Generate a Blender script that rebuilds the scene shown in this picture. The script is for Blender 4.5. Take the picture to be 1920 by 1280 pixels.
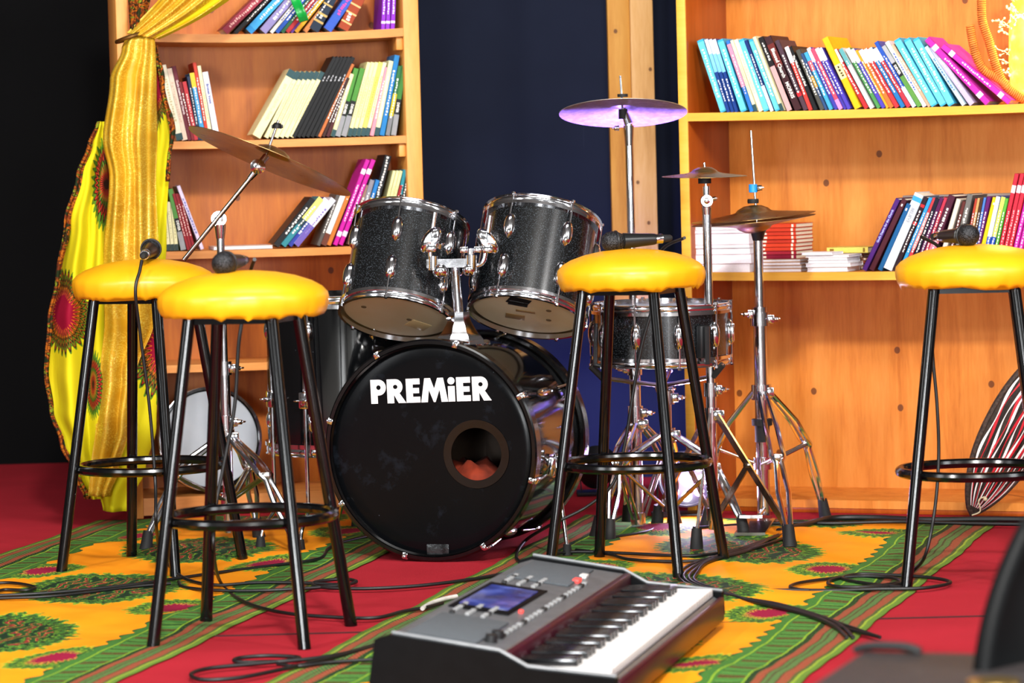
import bpy, bmesh, math, random
from mathutils import Matrix, Vector, Euler
from math import sin, cos, pi, radians as R

random.seed(7)
sc = bpy.context.scene
for o in list(bpy.data.objects):
    bpy.data.objects.remove(o)
C = sc.collection

# ------------------------------------------------------------------ camera
FP = 5900.0                                   # focal length in pixels of the 1920 px wide frame
HCAM = 0.96
PITCH = math.atan((640 - 327) / FP)
ROLL = 0.026
_f = Vector((0, cos(PITCH), -sin(PITCH)))
_r0 = Vector((1, 0, 0)); _u0 = Vector((0, sin(PITCH), cos(PITCH)))
_r = _r0 * cos(ROLL) - _u0 * sin(ROLL)
_u = _r0 * sin(ROLL) + _u0 * cos(ROLL)
CAMLOC = Vector((0, 0, HCAM))
cd = bpy.data.cameras.new('camera')
cam = bpy.data.objects.new('camera', cd); C.objects.link(cam)
m = Matrix((( _r.x, _u.x, -_f.x, 0), (_r.y, _u.y, -_f.y, 0), (_r.z, _u.z, -_f.z, HCAM), (0, 0, 0, 1)))
cam.matrix_world = m
cd.sensor_width = 36.0
cd.lens = FP / 1920 * 36.0
cd.clip_end = 100
cd.dof.use_dof = True
cd.dof.focus_distance = 7.9
cd.dof.aperture_fstop = 5.0
sc.camera = cam

def ray(px, py):
    return _f + _r * ((px - 960) / FP) - _u * ((py - 640) / FP)
def P(px, py, Y):
    """point of the place at distance Y behind picture point"""
    d = ray(px, py); return CAMLOC + d * (Y / d.y)
def F(px, py, z=0.0):
    d = ray(px, py); return CAMLOC + d * ((z - HCAM) / d.z)

# ------------------------------------------------------------------ world, lights, exposure
w = bpy.data.worlds.new('world'); sc.world = w; w.use_nodes = True
w.node_tree.nodes['Background'].inputs[0].default_value = (0.80, 0.88, 1.0, 1)
w.node_tree.nodes['Background'].inputs[1].default_value = 0.05
sc.view_settings.view_transform = 'Standard'
sc.view_settings.look = 'None'
sc.view_settings.exposure = -0.1
sc.view_settings.gamma = 1.0
sc.view_settings.use_curve_mapping = False
sc.cycles.use_denoising = True
sc.cycles.max_bounces = 6
sc.cycles.diffuse_bounces = 3
sc.cycles.caustics_reflective = False
sc.cycles.caustics_refractive = False

def area(name, loc, target, size, power, col=(1, 1, 1), sy=None):
    l = bpy.data.lights.new(name, 'AREA'); l.energy = power; l.color = col
    l.shape = 'RECTANGLE' if sy else 'DISK'; l.size = size
    if sy: l.size_y = sy
    o = bpy.data.objects.new(name, l); C.objects.link(o); o.location = loc
    o.rotation_euler = (Vector(target) - Vector(loc)).to_track_quat('-Z', 'Y').to_euler()
    return o
area('stage_light_key', (0.35, 0.7, 4.85), (0, 8.5, 0.6), 0.5, 560, (1.0, 0.97, 0.92))
area('stage_light_side', (-3.0, 3.2, 3.6), (0.2, 8.3, 0.5), 0.5, 140, (1.0, 0.98, 0.96))
area('stage_light_side_b', (3.1, 3.4, 3.6), (0.2, 8.3, 0.5), 0.5, 130, (1.0, 0.98, 0.96))
area('added_overhead_fill', (0.0, 6.6, 4.8), (0.0, 7.6, 0.0), 2.4, 70, (1.0, 0.99, 0.97), 1.0)  # added overhead fill, no such panel known
area('hall_window_light', (-4.15, 4.6, 1.9), (0.0, 6.0, 1.2), 0.9, 75, (0.93, 0.97, 1.0), 2.4)  # added for bright streaks in the chrome, no window known there
area('added_side_fill_b', (4.15, 4.2, 1.9), (0.0, 6.0, 1.2), 0.9, 75, (0.93, 0.97, 1.0), 2.4)  # added twin on the right, for chrome reflections and soft fill
area('added_hall_fill', (0.0, 0.6, 5.1), (0.0, 0.6, 0.0), 3.6, 260, (1.0, 1.0, 1.0), 1.2)  # added to brighten the hall floor that the chrome mirrors
area('added_front_fill', (1.9, -3.4, 1.35), (0.4, 8.0, 0.8), 1.4, 400, (0.95, 0.98, 1.0), 1.2)  # added low front fill for shelves and drum heads, not a window
area('added_front_fill_b', (-1.9, -3.4, 1.35), (-0.4, 8.0, 0.8), 1.4, 400, (0.95, 0.98, 1.0), 1.2)  # added left twin of the low front fill

# ------------------------------------------------------------------ colour + materials
def lin(c):
    return c / 12.92 if c <= 0.04045 else ((c + 0.055) / 1.055) ** 2.4
def H(h, a=1.0):
    h = h.lstrip('#')
    return (lin(int(h[0:2], 16) / 255), lin(int(h[2:4], 16) / 255), lin(int(h[4:6], 16) / 255), a)

class NT:
    """small helper to write node graphs as expressions"""
    def __init__(s, name):
        s.m = bpy.data.materials.new(name); s.m.use_nodes = True
        s.t = s.m.node_tree; s.n = s.t.nodes
        s.b = s.n['Principled BSDF']
    def put(s, sock, v):
        if isinstance(v, bpy.types.NodeSocket): s.t.links.new(v, sock)
        else: sock.default_value = v
    def math(s, op, a, b=0.0, c=0.0, clamp=False):
        k = s.n.new('ShaderNodeMath'); k.operation = op; k.use_clamp = clamp
        s.put(k.inputs[0], a); s.put(k.inputs[1], b)
        if op in ('MULTIPLY_ADD', 'COMPARE', 'SMOOTH_MIN', 'WRAP'): s.put(k.inputs[2], c)
        return k.outputs[0]
    def mix(s, f, a, b, mode='MIX'):
        k = s.n.new('ShaderNodeMix'); k.data_type = 'RGBA'; k.blend_type = mode
        s.put(k.inputs[0], f); s.put(k.inputs[6], a); s.put(k.inputs[7], b)
        return k.outputs[2]
    def coord(s, which='Object'):
        return s.n.new('ShaderNodeTexCoord').outputs[which]
    def uv(s):
        k = s.n.new('ShaderNodeUVMap'); k.uv_map = 'uv'; return k.outputs[0]
    def mapping(s, v, scale=(1, 1, 1), loc=(0, 0, 0), rot=(0, 0, 0)):
        k = s.n.new('ShaderNodeMapping'); s.put(k.inputs[0], v)
        k.inputs['Scale'].default_value = scale; k.inputs['Location'].default_value = loc; k.inputs['Rotation'].default_value = rot
        return k.outputs[0]
    def sep(s, v):
        k = s.n.new('ShaderNodeSeparateXYZ'); s.put(k.inputs[0], v); return k.outputs
    def noise(s, v, scale=5, detail=3, rough=0.5, dist=0.0):
        k = s.n.new('ShaderNodeTexNoise'); s.put(k.inputs['Vector'], v)
        k.inputs['Scale'].default_value = scale; k.inputs['Detail'].default_value = detail
        k.inputs['Roughness'].default_value = rough; k.inputs['Distortion'].default_value = dist
        return k.outputs['Fac']
    def voro(s, v, scale=5, feature='F1', out='Distance'):
        k = s.n.new('ShaderNodeTexVoronoi'); k.feature = feature; s.put(k.inputs['Vector'], v)
        k.inputs['Scale'].default_value = scale; return k.outputs[out]
    def wave(s, v, scale=5, dist=0.0, detail=2, dscale=1.0, axis='X', typ='BANDS'):
        k = s.n.new('ShaderNodeTexWave'); k.wave_type = typ
        if typ == 'BANDS': k.bands_direction = axis
        s.put(k.inputs['Vector'], v); k.inputs['Scale'].default_value = scale
        k.inputs['Distortion'].default_value = dist; k.inputs['Detail'].default_value = detail; k.inputs['Detail Scale'].default_value = dscale
        return k.outputs['Fac']
    def ramp(s, f, stops, interp='LINEAR'):
        k = s.n.new('ShaderNodeValToRGB'); k.color_ramp.interpolation = interp
        e = k.color_ramp.elements
        while len(e) < len(stops): e.new(0.5)
        for i, (p, c) in enumerate(stops):
            e[i].position = p; e[i].color = c if len(c) == 4 else (*c, 1)
        s.put(k.inputs[0], f); return k.outputs[0]
    def bump(s, h, strength=0.2, dist=0.01):
        k = s.n.new('ShaderNodeBump'); s.put(k.inputs['Height'], h)
        k.inputs['Strength'].default_value = strength; k.inputs['Distance'].default_value = dist
        s.put(s.b.inputs['Normal'], k.outputs[0])
    def out(s, col=None, rough=None, metal=None, spec=None, coat=None):
        for nme, v in (('Base Color', col), ('Roughness', rough), ('Metallic', metal), ('Specular IOR Level', spec), ('Coat Weight', coat)):
            if v is not None: s.put(s.b.inputs[nme], v)
        return s.m

MATS = {}
def plain(name, hexcol, rough=0.5, metal=0.0, var=0.12, scale=30.0, bump=0.0, spec=None, coat=None):
    """colour with fine procedural variation"""
    if name in MATS: return MATS[name]
    t = NT(name); c = H(hexcol)
    n = t.noise(t.coord(), scale, 3)
    d = tuple(x * (1 - var) for x in c[:3]) + (1,)
    e = tuple(min(1, x * (1 + var)) for x in c[:3]) + (1,)
    col = t.ramp(n, [(0.35, d), (0.65, e)])
    if bump: t.bump(n, bump, 0.003)
    MATS[name] = t.out(col, rough, metal, spec, coat); return MATS[name]

def chrome(name='chrome', tint='#d9d9de', rough=0.1):
    if name in MATS: return MATS[name]
    t = NT(name)
    n = t.noise(t.coord(), 60, 3)
    rg = t.math('MULTIPLY_ADD', n, 0.12, rough - 0.04)
    MATS[name] = t.out(H(tint), rg, 1.0); return MATS[name]

# ------------------------------------------------------------------ mesh builder
class MB:
    def __init__(s): s.v = []; s.f = []; s.uvs = None
    def add(s, vs, fs, M=None):
        o = len(s.v)
        for p in vs:
            p = Vector(p); s.v.append(M @ p if M is not None else p)
        s.f.extend([tuple(i + o for i in f) for f in fs]); return s
    def box(s, c, d, M=None, taper=None):
        x, y, z = (k / 2 for k in d); vs = []
        for sz in (-1, 1):
            k = taper if (taper and sz > 0) else (1, 1)
            for sx, sy in ((-1, -1), (1, -1), (1, 1), (-1, 1)):
                vs.append((c[0] + sx * x * k[0], c[1] + sy * y * k[1], c[2] + sz * z))
        return s.add(vs, [(3, 2, 1, 0), (4, 5, 6, 7), (0, 1, 5, 4), (1, 2, 6, 5), (2, 3, 7, 6), (3, 0, 4, 7)], M)
    def bbox(s, c, d, b=0.004, M=None):
        """box with chamfered edges"""
        bm = bmesh.new(); bmesh.ops.create_cube(bm, size=1)
        for v in bm.verts: v.co = Vector((v.co.x * d[0], v.co.y * d[1], v.co.z * d[2]))
        bmesh.ops.bevel(bm, geom=bm.edges[:], offset=min(b, min(d) * 0.45), segments=2, affect='EDGES', profile=0.5)
        bm.verts.index_update()
        s.add([v.co + Vector(c) for v in bm.verts], [[v.index for v in f.verts] for f in bm.faces], M); bm.free(); return s
    def tube(s, pts, r, n=10, closed=False, caps=True, M=None, flat=None):
        pts = [Vector(p) for p in pts]; k = len(pts)
        rs = r if isinstance(r, (list, tuple)) else [r] * k
        vs = []; fs = []; N = None
        for i, p in enumerate(pts):
            if closed: t = pts[(i + 1) % k] - pts[i - 1]
            else: t = pts[min(i + 1, k - 1)] - pts[max(i - 1, 0)]
            t = t.normalized() if t.length > 1e-9 else Vector((0, 0, 1))
            if N is None:
                N = t.orthogonal().normalized() if abs(t.z) > .95 else t.cross(Vector((0, 0, 1))).normalized()
            else:
                N = N - t * N.dot(t); N = N.normalized() if N.length > 1e-6 else t.orthogonal().normalized()
            B = t.cross(N)
            for j in range(n):
                a = 2 * pi * j / n
                vs.append(p + (N * cos(a) + B * sin(a) * (flat or 1)) * rs[i])
        for i in range(k if closed else k - 1):
            for j in range(n):
                a = i * n + j; b = i * n + (j + 1) % n; i2 = (i + 1) % k
                fs.append((a, b, i2 * n + (j + 1) % n, i2 * n + j))
        if caps and not closed:
            fs.append(tuple(range(n - 1, -1, -1))); fs.append(tuple((k - 1) * n + j for j in range(n)))
        return s.add(vs, fs, M)
    def bar(s, a, b, wd, th, up=(0, 0, 1), M=None):
        """flat bar from a to b, wd across, th along 'up'-ish"""
        a = Vector(a); b = Vector(b); t = (b - a).normalized()
        x = t.cross(Vector(up)); x = x.normalized() if x.length > 1e-6 else t.orthogonal().normalized()
        y = x.cross(t)
        vs = []
        for p in (a, b):
            for i, j in ((-1, -1), (1, -1), (1, 1), (-1, 1)):
                vs.append(p + x * (i * wd / 2) + y * (j * th / 2))
        return s.add(vs, [(3, 2, 1, 0), (4, 5, 6, 7), (0, 1, 5, 4), (1, 2, 6, 5), (2, 3, 7, 6), (3, 0, 4, 7)], M)
    def lathe(s, prof, n=32, M=None, closed=False, wob=None):
        vs = []; fs = []; k = len(prof)
        for i, (r, z) in enumerate(prof):
            for j in range(n):
                a = 2 * pi * j / n; dr, dz = wob(a, i) if wob else (0, 0)
                vs.append(((r + dr) * cos(a), (r + dr) * sin(a), z + dz))
        for i in range(k if closed else k - 1):
            i2 = (i + 1) % k
            for j in range(n):
                fs.append((i * n + j, i * n + (j + 1) % n, i2 * n + (j + 1) % n, i2 * n + j))
        if not closed:
            if prof[0][0] > 1e-6: fs.append(tuple(range(n - 1, -1, -1)))
            if prof[-1][0] > 1e-6: fs.append(tuple((k - 1) * n + j for j in range(n)))
        return s.add(vs, fs, M)
    def sphere(s, c, r, n=12, M=None, sq=(1, 1, 1)):
        vs = []; fs = []; h = n // 2
        for i in range(h + 1):
            t = pi * i / h
            for j in range(n):
                a = 2 * pi * j / n
                vs.append((c[0] + r * sq[0] * sin(t) * cos(a), c[1] + r * sq[1] * sin(t) * sin(a), c[2] + r * sq[2] * cos(t)))
        for i in range(h):
            for j in range(n):
                fs.append((i * n + j, (i + 1) * n + j, (i + 1) * n + (j + 1) % n, i * n + (j + 1) % n))
        return s.add(vs, fs, M)
    def prism(s, poly, z0, z1, M=None):
        """extrude xy polygon from z0 to z1"""
        n = len(poly)
        vs = [(x, y, z0) for x, y in poly] + [(x, y, z1) for x, y in poly]
        fs = [tuple(range(n - 1, -1, -1)), tuple(range(n, 2 * n))] + [(i, (i + 1) % n, (i + 1) % n + n, i + n) for i in range(n)]
        return s.add(vs, fs, M)
    def grid(s, fn, nu, nv):
        """fn(a,b)->(point, (u,v)) for a,b in 0..1"""
        o = len(s.v); uv = []
        for j in range(nv + 1):
            for i in range(nu + 1):
                p, q = fn(i / nu, j / nv); s.v.append(Vector(p)); uv.append(q)
        for j in range(nv):
            for i in range(nu):
                a = o + j * (nu + 1) + i
                s.f.append((a, a + 1, a + nu + 2, a + nu + 1))
        s.uvs = (s.uvs or []) + uv; return s
    def mesh(s, name, mat, smooth=35):
        me = bpy.data.meshes.new(name); me.from_pydata([tuple(v) for v in s.v], [], s.f)
        if s.uvs:
            l = me.uv_layers.new(name='uv')
            for lp in me.loops: l.data[lp.index].uv = s.uvs[lp.vertex_index]
        bm = bmesh.new(); bm.from_mesh(me)
        bmesh.ops.remove_doubles(bm, verts=bm.verts, dist=1e-6) if not s.uvs else None
        bmesh.ops.recalc_face_normals(bm, faces=bm.faces) if not s.uvs else None
        bm.to_mesh(me); bm.free()
        if smooth:
            me.polygons.foreach_set('use_smooth', [True] * len(me.polygons))
            if smooth < 180: me.set_sharp_from_angle(angle=R(smooth))
        if mat: me.materials.append(mat)
        return me
    def build(s, name, mat, parent=None, smooth=35, M=None):
        o = bpy.data.objects.new(name, s.mesh(name, mat, smooth)); C.objects.link(o)
        if parent: o.parent = parent
        if M is not None: o.matrix_basis = M
        return o

def thing(name, label, cat, M=None, group=None):
    o = bpy.data.objects.new(name, None); C.objects.link(o); o.empty_display_size = 0.05
    if M is not None:
        o.matrix_basis = M if isinstance(M, Matrix) else Matrix.Translation(M)
    return tag(o, label, cat, group)
def tag(o, label, cat=None, group=None, kind=None):
    o['label'] = label
    if cat: o['category'] = cat
    if group: o['group'] = group
    if kind: o['kind'] = kind
    return o
def structure(o, label, cat=None):
    o['kind'] = 'structure'; o['label'] = label
    if cat: o['category'] = cat
    return o
def dup(root, M=None, label=None):
    r = root.copy(); C.objects.link(r)
    if M is not None: r.matrix_basis = M
    if label: r['label'] = label
    for ch in list(root.children):
        c = ch.copy(); C.objects.link(c); c.parent = r
        for g in list(ch.children):
            d = g.copy(); C.objects.link(d); d.parent = c
    return r
def T(*v): return Matrix.Translation(Vector(v[0]) if len(v) == 1 else Vector(v))
def RX(a): return Matrix.Rotation(a, 4, 'X')
def RY(a): return Matrix.Rotation(a, 4, 'Y')
def RZ(a): return Matrix.Rotation(a, 4, 'Z')
def aim(loc, d, roll_ref=(0, 0, 1)):
    """matrix whose local z looks along d"""
    z = Vector(d).normalized(); x = Vector(roll_ref).cross(z)
    x = x.normalized() if x.length > 1e-4 else Vector((1, 0, 0)); y = z.cross(x)
    M = Matrix((x, y, z)).transposed().to_4x4(); M.translation = Vector(loc); return M
def smooth_path(pts, sub=6, closed=False):
    pts = [Vector(p) for p in pts]; n = len(pts); out = []
    for i in range(n if closed else n - 1):
        p0 = pts[(i - 1) % n] if (closed or i) else pts[0]; p1 = pts[i]; p2 = pts[(i + 1) % n]
        p3 = pts[(i + 2) % n] if (closed or i + 2 < n) else pts[n - 1]
        for k in range(sub):
            t = k / sub
            out.append(0.5 * ((2 * p1) + (p2 - p0) * t + (2 * p0 - 5 * p1 + 4 * p2 - p3) * t * t + (3 * p1 - p0 - 3 * p2 + p3) * t ** 3))
    if not closed: out.append(pts[-1])
    return out
# ------------------------------------------------------------------ setting materials
def carpet_mat():
    t = NT('red_carpet'); v = t.coord()
    a = t.noise(v, 3, 4, .6); b = t.noise(v, 420, 2, .7)
    c = t.ramp(a, [(.3, H('#921521')), (.7, H('#a61d2b'))])
    c = t.mix(t.math('MULTIPLY', b, .2), c, H('#c83440'))
    lint = t.math('GREATER_THAN', t.noise(v, 900, 1), .80)
    c = t.mix(t.math('MULTIPLY', lint, .5), c, H('#d88a86'))
    t.bump(b, .5, .004); return t.out(c, .95, 0, .15)
def wall_mat(name, c0, c1):
    t = NT(name); v = t.coord()
    n = t.noise(v, 1.2, 4, .6); s = t.noise(t.mapping(v, (60, 60, 1.2)), 1.5, 3, .6)
    c = t.ramp(n, [(.3, H(c0)), (.7, H(c1))])
    scr = t.math('GREATER_THAN', s, .74)
    c = t.mix(t.math('MULTIPLY', scr, .12), c, H('#70778a'))
    t.bump(t.noise(v, 160, 2), .1, .002)
    return t.out(c, .8, 0, .08)
def wood_mat(name, dark, mid, light, axis='Z', knots=True, rough=.45, scale=1.0):
    t = NT(name); v = t.coord()
    st = {'Z': (9, 9, .9), 'X': (.9, 9, 9), 'Y': (9, .9, 9)}[axis]
    v2 = t.mapping(v, tuple(k * scale for k in st))
    n = t.noise(v2, 2.2, 6, .6, .6); f = t.noise(t.mapping(v, tuple(k * 7 * scale for k in st)), 2.5, 4, .6)
    big = t.noise(v, 2.1, 2)
    k = t.math('ADD', t.math('MULTIPLY', n, .6), t.math('ADD', t.math('MULTIPLY', f, .25), t.math('MULTIPLY', big, .35)))
    c = t.ramp(k, [(.42, H(dark)), (.58, H(mid)), (.76, H(light))])
    if knots:
        sx, sy, sz = t.sep(v); cm = t.n.new('ShaderNodeCombineXYZ'); t.put(cm.inputs[0], t.math('ADD', sx, sy)); t.put(cm.inputs[1], t.math('MULTIPLY', sz, .85))
        vk = t.n.new('ShaderNodeTexVoronoi'); vk.voronoi_dimensions = '2D'; t.put(vk.inputs['Vector'], cm.outputs[0]); vk.inputs['Scale'].default_value = knots if knots > 1 else 4.2
        d = vk.outputs['Distance']
        ring = t.math('MULTIPLY', t.math('SUBTRACT', .13, d, clamp=True), 4.0, clamp=True)
        c = t.mix(t.math('MULTIPLY', ring, .55), c, H(dark))
        c = t.mix(t.math('MULTIPLY', t.math('LESS_THAN', d, .036), .8), c, H('#4a1e08'))
    t.bump(f, .06, .002)
    return t.out(c, rough, 0, .35)
M_CARPET = carpet_mat()
M_BLACKWALL = wall_mat('black_wall_paint', '#040405', '#070708')
M_NAVYWALL = wall_mat('navy_wall_paint', '#131724', '#191e2e')
M_HALL = plain('hall_plaster', '#4a4845', .9, var=.06, scale=3)
M_PLYL = wood_mat('orange_plywood', '#a0500e', '#bb6618', '#cc7824')
M_EDGEL = wood_mat('orange_shelf_wood', '#c67a36', '#d88b44', '#e29c54', 'X', False)
M_SIDEL = wood_mat('orange_side_wood', '#cd8438', '#df9848', '#e8a85a', 'Z', False)
M_PLYR = wood_mat('golden_plywood', '#b8661a', '#d07e2e', '#dd9040')
M_EDGER = wood_mat('golden_shelf_edge', '#da9a2a', '#e8a838', '#f0b448', 'X', False)
M_SIDER = wood_mat('shaded_panel_wood', '#8c3c0a', '#9e4810', '#b0561a', 'Z', False, .3)  # golden wood darkened, shade from grazing light put into the colour
M_POST = wood_mat('pale_post_wood', '#b88444', '#cf9d5c', '#ddb077', 'Z', 7, .6)
M_POST2 = wood_mat('tan_post_wood', '#a5691f', '#bd8230', '#cb9440', 'Z', 6, .6)

# ------------------------------------------------------------------ floor, walls, ceiling
def quadbox(name, c, d, mat, label):
    o = MB().box((0, 0, 0), d).build(name, mat, smooth=0, M=T(c)); return structure(o, label)
M_TILE = plain('hall_floor_tiles', '#b9b6b0', .4, var=.08, scale=4)
quadbox('floor_hall', (0, .4, -.05), (8.8, 8.0, .1), M_TILE, 'pale hall floor in front of the carpeted stage')
quadbox('floor', (0, 7.7, -.05), (8.8, 6.6, .1), M_CARPET, 'red carpeted stage floor under the drum kit')
quadbox('wall_back', (1.72, 9.91, 2.6), (4.95, .12, 5.2), M_NAVYWALL, 'navy painted wall behind the drum kit')
quadbox('wall_left_back', (-2.56, 10.96, 2.6), (3.6, .12, 5.2), M_BLACKWALL, 'black wall left of the tall bookcase')
quadbox('wall_return', (-.79, 10.41, 2.6), (.1, 1.0, 5.2), M_BLACKWALL, 'black side of the wall recess behind the bookcase')
quadbox('wall_left', (-4.3, 3.7, 2.6), (.1, 14.6, 5.2), M_HALL, 'plain hall wall beside the stage')
quadbox('wall_right', (4.3, 3.2, 2.6), (.1, 13.4, 5.2), M_HALL, 'plain hall wall on the far side')
quadbox('wall_front', (0, -3.6, 2.6), (8.6, .1, 5.2), M_HALL, 'plain hall wall behind the audience')
quadbox('ceiling', (0, 3.7, 5.25), (8.8, 14.6, .1), M_HALL, 'grey hall ceiling above the stage')

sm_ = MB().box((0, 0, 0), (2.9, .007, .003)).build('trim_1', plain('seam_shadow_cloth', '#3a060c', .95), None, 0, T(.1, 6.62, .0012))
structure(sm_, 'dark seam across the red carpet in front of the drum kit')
# ------------------------------------------------------------------ timber post against the back wall
def post():
    Y = 9.8
    xl = P(1144, 300, Y).x; xm = P(1186, 300, Y).x; xr = P(1229, 300, Y).x; z0 = P(1190, 668, Y).z
    t = thing('timber_post', 'rough pale timber post fixed to the navy wall behind crash cymbal', 'post', T(xm, Y, z0))
    L = 3.2 - z0
    MB().bbox(((xl - xm) / 2, .0, L / 2), (xm - xl, .09, L), .004).build('board', M_POST2, t)
    MB().bbox(((xr - xm) / 2, -.012, L / 2), (xr - xm, .09, L), .004).build('board', M_POST, t)
post()

# ------------------------------------------------------------------ bookcases
class Frame:
    def __init__(s, org, yaw):
        s.M = T(org) @ RZ(yaw); s.I = s.M.inverted()
    def sz(s, px, py, inset=0.0):
        o = s.I @ CAMLOC; d = s.I.to_3x3() @ ray(px, py)
        p = o + d * ((inset - o.y) / d.y); return p.x, p.z
FL = Frame((-1.104, 9.0, 0), R(11))
FR = Frame((.486, 8.85, 0), R(-23))
DL, DR = .30, .345

def shelf_mesh(x0, x1, z, th, dep, sag, y0=0.0, n=14, slope=0.0):
    b = MB(); vs = []; fs = []
    for i in range(n + 1):
        a = i / n; x = x0 + (x1 - x0) * a; dz = -sag * 4 * a * (1 - a) + slope * (a - .5)
        for (yy, zz) in ((y0, z - th), (y0 + dep, z - th), (y0 + dep, z), (y0, z)):
            vs.append((x, yy, zz + dz))
    for i in range(n):
        for j in range(4):
            fs.append((i * 4 + j, i * 4 + (j + 1) % 4, (i + 1) * 4 + (j + 1) % 4, (i + 1) * 4 + j))
    fs += [(3, 2, 1, 0), tuple(n * 4 + j for j in range(4))]
    return b.add(vs, fs)

# left bookcase ------------------------------------------------------
WL = FL.sz(795, 400)[0]
zL = [FL.sz(545, y)[1] for y in (56, 259, 464, 676, 922)]     # shelf tops
bl = thing('bookcase', 'tall orange wooden bookcase behind the gold drape and floor tom', 'bookcase', FL.M)
MB().bbox((.017, DL / 2, .98), (.034, DL, 1.96), .003).build('side_panel', M_SIDEL, bl)
MB().bbox((WL - .023, DL / 2, .98), (.046, DL, 1.96), .003).build('side_panel', M_SIDEL, bl)
MB().box((WL / 2, DL + .006, .98), (WL, .012, 1.96)).build('back_panel', M_PLYL, bl, 0)
for i, (z, sag, th) in enumerate(zip(zL, (.010, .003, .003, .002, 0), (.024, .022, .022, .022, .05))):
    shelf_mesh(.034, WL - .046, z, th, DL, sag, .001).build('shelf', M_EDGEL, bl, 30)
    if i < 4:
        MB().bbox((WL - .056, .05, z - th - .02), (.02, .07, .038), .003).build('cleat', M_SIDEL, bl)
shelf_mesh(.034, WL - .046, 1.75, .022, DL, .004, .001).build('shelf', M_EDGEL, bl, 30)

# right bookcase ------------------------------------------------------
WR = 1.42
zR = [FR.sz(1300, 212)[1], FR.sz(1345, 510)[1], FR.sz(1420, 935)[1]]
br = thing('bookcase', 'wide golden wooden bookcase behind the hi-hat and right stools', 'bookcase', FR.M)
sp = MB().bbox((.0135, DR / 2, 1.0), (.027, DR, 2.0), .002).build('side_panel', M_SIDER, br)
MB().bbox((.0135, -.004, 1.0), (.027, .008, 2.0), .002).build('front_edge', M_EDGER, sp)
sp = MB().bbox((WR - .0135, DR / 2, 1.0), (.027, DR, 2.0), .002).build('side_panel', M_SIDER, br)
MB().bbox((WR - .0135, -.004, 1.0), (.027, .008, 2.0), .002).build('front_edge', M_EDGER, sp)
MB().box((WR / 2, DR + .006, 1.0), (WR, .012, 2.0)).build('back_panel', M_PLYR, br, 0)
for z, sag, th, sl in ((zR[0], .006, .022, .0), (zR[1], .005, .022, 0), (zR[2], 0, .022, 0), (1.62, .004, .022, 0)):
    s = shelf_mesh(.027, WR - .027, z, th, DR, sag, .001, slope=sl).build('shelf', M_PLYR, br, 30)
    if z > .1: shelf_mesh(.027, WR - .027, z + .0005, th + .001, .006, sag, -.006, slope=sl).build('front_edge', M_EDGER, s, 30)
MB().bbox((WR / 2, .012, (zR[2] - .022) / 2), (WR - .054, .018, zR[2] - .022), .002).build('plinth', M_SIDER, br)  # plinth painted in the shaded tone, bottom shelf left without bright edge

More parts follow.
